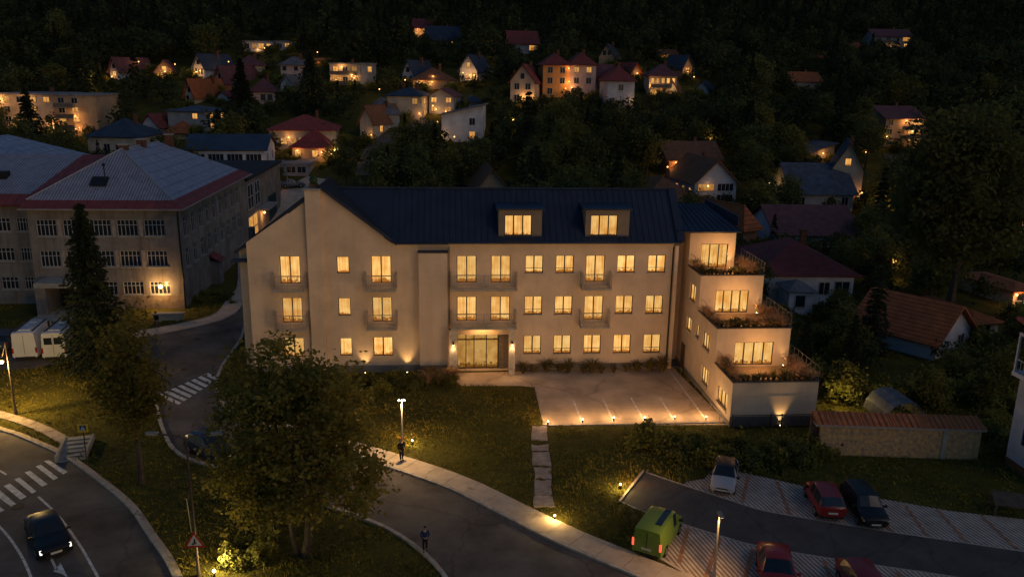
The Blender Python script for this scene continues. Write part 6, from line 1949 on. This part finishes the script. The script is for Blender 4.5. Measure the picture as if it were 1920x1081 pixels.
p = G(1338, 1086); h = V(1348, 962, p.y).z
t = post('street_lamp', 'pale lamp post rising beside the lower parking bays', (p.x, p.y, 0), h, None, M['steel'], 0)
k = MB(); k.box(-.1, .1, -.42, .1, h, h+.09); hd = k.build('lamp_head', M['steel'], t)
k = MB(); k.box(-.07, .07, -.38, -.1, h-.03, h-.002); k.build('bulb', emit('added post glow', (1, .7, .4), 4), hd)
lamp('SPOT', 'added bay light', (0, -.3, h-.1), 420, (1, .56, .2), t, (-1.6, .8, 0), .1, rad(110), .8)  # beam and lit head added to an unlit post to brighten the bays
p = G(373, 1080); ht = V(362, 822, p.y).z
t = post('street_lamp', 'tall rusty lamp post with two arms carrying the warning triangle', (p.x, p.y, 0), ht, None, M['dark_pole'], 0)
k = MB()
for px, s in ((280, -1), (409, 1)):
    a = V(px, 811, p.y)
    k.tube([(0, 0, ht-.1), ((a.x-p.x)*.15, 0, ht+.12), (a.x-p.x, 0, a.z)], [.05, .045, .035], 6)
hd = k.build('arm', M['dark_pole'], t)
for px in (285, 406):
    a = V(px, 811, p.y); k = MB(); k.box(a.x-p.x-.26, a.x-p.x+.26, -.1, .1, a.z-.09, a.z+.03); k.build('lamp_head', M['rail'], hd)
# warning sign hung on that post
sz = V(370, 1012, p.y).z
t = thing('warning_sign', 'red bordered triangular road works sign on the tall rusty post', 'sign', (p.x-.02, p.y-.12, sz))
def tri(s, y, z=0): return [(-s, y, -s*.62+z), (s, y, -s*.62+z), (0, y, s*1.1+z)]
k = MB(); k.slab(tri(.50, 0), .02); k.build('border', mat('red sign film', (.45, .03, .02), .5, .1), t)
k = MB(); k.slab(tri(.345, -.006), .004); k.build('panel', mat('white sign film', (.62, .58, .5), .5, .1), t)
k = MB(); k.ball((.03, -.018, .13), .035, 8); k.slab([(-.03, -.014, -.12), (.02, -.014, -.12), (.05, -.014, .10), (-.01, -.014, .10)], .004); k.slab([(.03, -.013, -.12), (.08, -.013, -.12), (.05, -.013, .02), (.01, -.013, .02)], .004)
k.slab([(-.16, -.012, -.17), (.0, -.012, -.17), (-.08, -.012, -.07)], .004); k.slab([(-.10, -.011, -.06), (-.085, -.011, -.08), (.06, -.011, .07), (.045, -.011, .085)], .003)
k.build('pictogram', M['black'], t)
# thin marker post
p = G(359, 997); t = thing('marker_post', 'thin leaning pale marker stake in the verge grass', 'post', (p.x, p.y, 0))
q = V(350, 936, p.y); k = MB(); k.tube([(0, 0, -.1), (q.x-p.x, 0, q.z)], .022, 6); k.build('stake', M['rail'], t); k = MB(); k.lathe([(.03, 0), (.03, .05)], 6, (q.x-p.x, 0, q.z)); k.build('cap', M['white_frame'], t)
# pedestrian crossing sign
p = G(163, 870); t = thing('crossing_sign', 'yellow framed blue pedestrian crossing sign by the steps', 'sign', (p.x, p.y, 0))
q = V(156, 801, p.y); sc_ = pix(q)[2]/FPX; w_ = 9.5*sc_
k = MB(); k.tube([(0, 0, -.1), (q.x-p.x, 0, q.z+w_)], .04, 8); k.build('pole', M['dark_pole'], t)
k = MB(); x = q.x-p.x; y_ = -.06
k.box(x-w_, x+w_, y_-.02, y_, q.z-w_*.85, q.z+w_*.85); k.build('panel', mat('yellow sign film', (.80, .56, .04), .5, .1), t)
k = MB(); k.box(x-w_*.62, x+w_*.62, y_-.026, y_-.021, q.z-w_*.55, q.z+w_*.55); k.build('blue_field', mat('blue sign film', (.02, .07, .22), .5, .1), t)
k = MB(); u = w_*.5; k.slab([(x-u*.9, y_-.030, q.z-u*.9), (x+u*.9, y_-.030, q.z-u*.9), (x, y_-.030, q.z+u)], .003); k.build('white_triangle', mat('white film', (.7, .7, .7), .5, .05), t)
k = MB(); k.ball((x+u*.05, y_-.036, q.z+u*.35), u*.13, 6)
k.slab([(x-u*.1, y_-.035, q.z-u*.25), (x+u*.12, y_-.035, q.z-u*.25), (x+u*.14, y_-.035, q.z+u*.2), (x-u*.04, y_-.035, q.z+u*.2)], .003)
k.slab([(x-u*.35, y_-.034, q.z-u*.8), (x-u*.18, y_-.034, q.z-u*.8), (x+u*.08, y_-.034, q.z-u*.22), (x-u*.08, y_-.034, q.z-u*.22)], .003); k.slab([(x+u*.2, y_-.034, q.z-u*.8), (x+u*.36, y_-.034, q.z-u*.8), (x+u*.12, y_-.034, q.z-u*.22), (x-u*.02, y_-.034, q.z-u*.22)], .003)
k.build('walking_figure', M['black'], t)
# bench box by the school lamp, flagpoles, wooden stand
p = G(314, 604); t = thing('concrete_planter', 'pale long planter box on the corner below the school lamp', 'planter', (p.x, p.y+.3, .11), rad(3))
k = MB(); k.slab([(-1.35, 0, 0), (1.2, 0, 0), (1.45, 0, .62), (-1.45, 0, .62)], -.5 if False else .06); k.box(-1.4, 1.3, .06, .5, 0, .58); k.box(-1.5, 1.5, -.06, .6, .62, .70); k.build('trough', M['concrete'], t)
for s in (-1, 1):
    k = MB(); k.box(s*.8-.12, s*.8+.12, -.05, .5, -.12, -.003); k.build('foot', M['concrete'], t)
for px, yb, yt, lab in ((527, 375, 300, 'tall flagpole before the round lawn, nearest the annex'), (540, 357, 312, 'shorter flagpole on the round lawn near the garage')):
    p = T(px, yb); t = thing('flagpole', lab, 'flagpole', tuple(p)); h = V(px, yt, p.y).z-p.z
    k = MB(); k.tube([(0, 0, -.1), (0, 0, h)], [.07, .04], 8); k.build('pole', M['rail'], t); k = MB(); k.lathe([(.28, 0), (.22, .25)], 10); k.build('base', M['concrete'], t); k = MB(); k.ball((0, 0, h), .09, 8); k.build('finial', M['rail'], t)
p = G(1893, 962); t = thing('shelter_table', 'dark slanted wooden stand at the end of the parking bays', 'stand', (p.x, p.y, 0), rad(-20))
k = MB(); k.slab([(-1.0, -.6, .75), (1.0, -.6, .75), (1.0, .6, 1.05), (-1.0, .6, 1.05)], .08); k.build('top', mat('weathered timber', (.10, .075, .055), .9, .3, 3), t)
for sx in (-.9, .9):
    for sy in (-.5, .5):
        k = MB(); k.box(sx-.05, sx+.05, sy-.05, sy+.05, 0, .70+.12*(sy+.5)); k.build('leg', M['dark_pole'], t)
# lamps along the forecourt edge
for i, (px, py) in enumerate(((1027, 797), (1092, 793), (1150, 790), (1208, 789), (1264, 788), (1323, 788))):
    p = G(px, py); p.y -= .06
    t = thing('edge_lamp', 'small glowing floodlight on the forecourt edge at the end of a parking line', 'floodlight', (p.x, p.y, .07), 0, 'floodlights along the forecourt edge')
    k = MB(); k.lathe([(.05, 0), (.05, .16), (.08, .17), (.08, .20)], 10); k.build('stand', M['black'], t)
    k = MB(); k.ball((0, 0, .27), .045, 10); k.build('bulb', M['bulb'], t)
    lamp('POINT', 'edge lamp glow', (0, .5, .8), 75, (1, .56, .22), t, size=.06)
    lamp('SPOT', 'edge lamp flood', (0, .15, .36), FLOOD, (1, .48, .155), t, (.0, 11.5, 5.8), .15, rad(128), .7)
# lawn spots
for px, py, pw, lab, fl in ((773, 833, 110, 'lawn floodlight glowing in the grass near the slim lamp', 1), (1163, 916, 110, 'lawn floodlight beside the corner of the car park drive', 2), (1040, 975, 110, 'lawn floodlight at the end of the flagged path', 0), (668, 800, 14, 'lawn floodlight under the big tree', 1)):
    p = G(px, py)
    t = thing('lawn_floodlight', lab, 'floodlight', (p.x, p.y, 0))
    k = MB(); k.lathe([(.05, 0), (.05, .2), (.09, .21), (.09, .25)], 10); k.build('stand', M['black'], t)
    k = MB(); k.ball((0, 0, .32), .05, 10); k.build('bulb', M['bulb'], t)
    lamp('POINT', 'lawn glow', (0, -.1, .55), pw, (1, .66, .22), t, size=.08)
    if fl: lamp('SPOT', 'lawn flood', (0, .15, .42), FLOOD*1.6, (1, .48, .155), t, ((-6.0 if px > 700 else -3, YF-p.y, 6.2) if fl == 1 else (22.5-p.x, yB-p.y, 4.5)), .15, rad(120), .7)
p = G(385, 1092); t = thing('lawn_floodlight', 'bright ground light at the foot of the warning sign post', 'floodlight', (p.x+.3, p.y+.5, 0))
k = MB(); k.lathe([(.05, 0), (.05, .2), (.09, .21), (.09, .25)], 10); k.build('stand', M['black'], t); k = MB(); k.ball((0, 0, .32), .08, 10); k.build('bulb', M['bulb'], t)
lamp('POINT', 'sign ground light', (.3, .2, .9), 260, (1, .74, .3), t, size=.08)
# far street lamps
for px, py, yt, pw, lab in ((1050, 235, 222, 150, 'lone street lamp glowing in the dark wood below the villas'), (967, 128, 110, 200, 'street lamp on the slope above the half timbered house'), (168, 172, 146, 260, 'street lamp glowing beside the apartment block'), (1670, 524, 509, 130, 'low garden lamp on the lawn by the great tree'),
                            (629, 304, 284, 160, 'street lamp at the red roofed house'), (820, 250, 238, 120, 'street lamp left of the white modern house'), (962, 246, 238, 90, 'little lamp among the trees under the half timbered house'), (1651, 408, 382, 300, 'house lamp lighting the drive of the navy gable house'), (1187, 138, 124, 120, 'street lamp beside the small red cottage'), (500, 388, 376, 150, 'lamp glowing by the annex corner')):
    p = T(px, py); h = max(2.2, V(px, yt, p.y).z-p.z)
    t = thing('street_lamp', lab, 'street lamp', tuple(p))
    k = MB(); k.tube([(0, 0, -.2), (0, 0, h)], .06, 6); k.build('pole', M['dark_pole'], t); k = MB(); k.ball((0, 0, h+.12), .17, 8); k.build('bulb', M['bulb_far'], t)
    lamp('POINT', 'street lamp light', (0, -.3, h+.1), pw, (1, .60, .22), t, size=.15)

# little garden lamps round the houses
GL = None
for px, py in ((262, 137), (330, 142), (430, 137), (497, 110), (560, 100), (596, 118), (660, 165), (712, 190), (760, 172), (812, 165), (868, 158), (912, 106), (930, 90), (985, 100), (1060, 188), (1128, 150), (1205, 100), (1262, 84), (1300, 165), (1225, 168), (640, 300), (575, 300), (812, 222), (852, 282), (880, 310), (1330, 285), (1250, 340), (1440, 372), (1655, 350), (1660, 280), (1745, 290), (1780, 260), (1500, 300), (1620, 310), (1685, 455), (1612, 452)):
    p = T(px, py)
    if GL is None:
        GL = thing('garden_lamp', '', 'garden lamp'); k = MB(); k.tube([(0, 0, -.2), (0, 0, 2.6)], .035, 5); k.build('post', M['dark_pole'], GL); k = MB(); k.ball((0, 0, 2.7), .13, 8); k.build('bulb', M['bulb_far'], GL); t = GL
        lamp('POINT', 'garden lamp light', (0, -.2, 2.9), 55, (1, .56, .18), GL, size=.12); GK = kids(GL)
    else: t = copy_tree(GL, None, GK)
    t.location = p; tag(t, 'tiny glowing garden lamp among the trees and houses of the hillside', 'garden lamp', 'garden lamps on the hillside')
# ------------------------------------------------------------------ sky, camera, render settings
w = bpy.data.worlds.new('World'); sc.world = w; w.use_nodes = True
nt = w.node_tree
sky = nt.nodes.new('ShaderNodeTexSky'); sky.sky_type = 'NISHITA'; sky.sun_disc = False
sky.sun_elevation = rad(SUN_EL); sky.sun_rotation = rad(SUN_AZ)
sky.ozone_density = 3.2; sky.air_density = 1.0; sky.dust_density = 1.0
bg = nt.nodes['Background']; bg.inputs['Strength'].default_value = SKY_S
nt.links.new(sky.outputs['Color'], bg.inputs['Color'])
sl = bpy.data.lights.new('sun', 'SUN'); sl.energy = SUN_E; sl.angle = rad(12); sl.color = SUN_C
so = bpy.data.objects.new('sun', sl); COL.objects.link(so)
_a, _e = rad(SUN_AZ), rad(SUN_LAMP_EL)
so.rotation_euler = Vector((-math.sin(_a)*math.cos(_e), -math.cos(_a)*math.cos(_e), -math.sin(_e))).to_track_quat('-Z', 'Y').to_euler()
cd = bpy.data.cameras.new('camera'); cd.sensor_width = 36; cd.lens = FPX/1920*36; cd.clip_end = 3000; cd.clip_start = .5
co = bpy.data.objects.new('camera', cd); COL.objects.link(co)
m3 = Matrix((RT, UP, -FW)).transposed()
co.matrix_world = Matrix.Translation(EYE) @ m3.to_4x4()
sc.camera = co
vs = sc.view_settings
vs.view_transform = 'Standard'; vs.look = 'None'; vs.exposure = EXPO; vs.gamma = 1
sc.render.engine = 'CYCLES'
c = sc.cycles
c.use_denoising = True
c.max_bounces = 6; c.diffuse_bounces = 3; c.glossy_bounces = 3; c.transparent_max_bounces = 8
c.sample_clamp_indirect = 4
c.use_light_tree = True
c.caustics_reflective = False; c.caustics_refractive = False
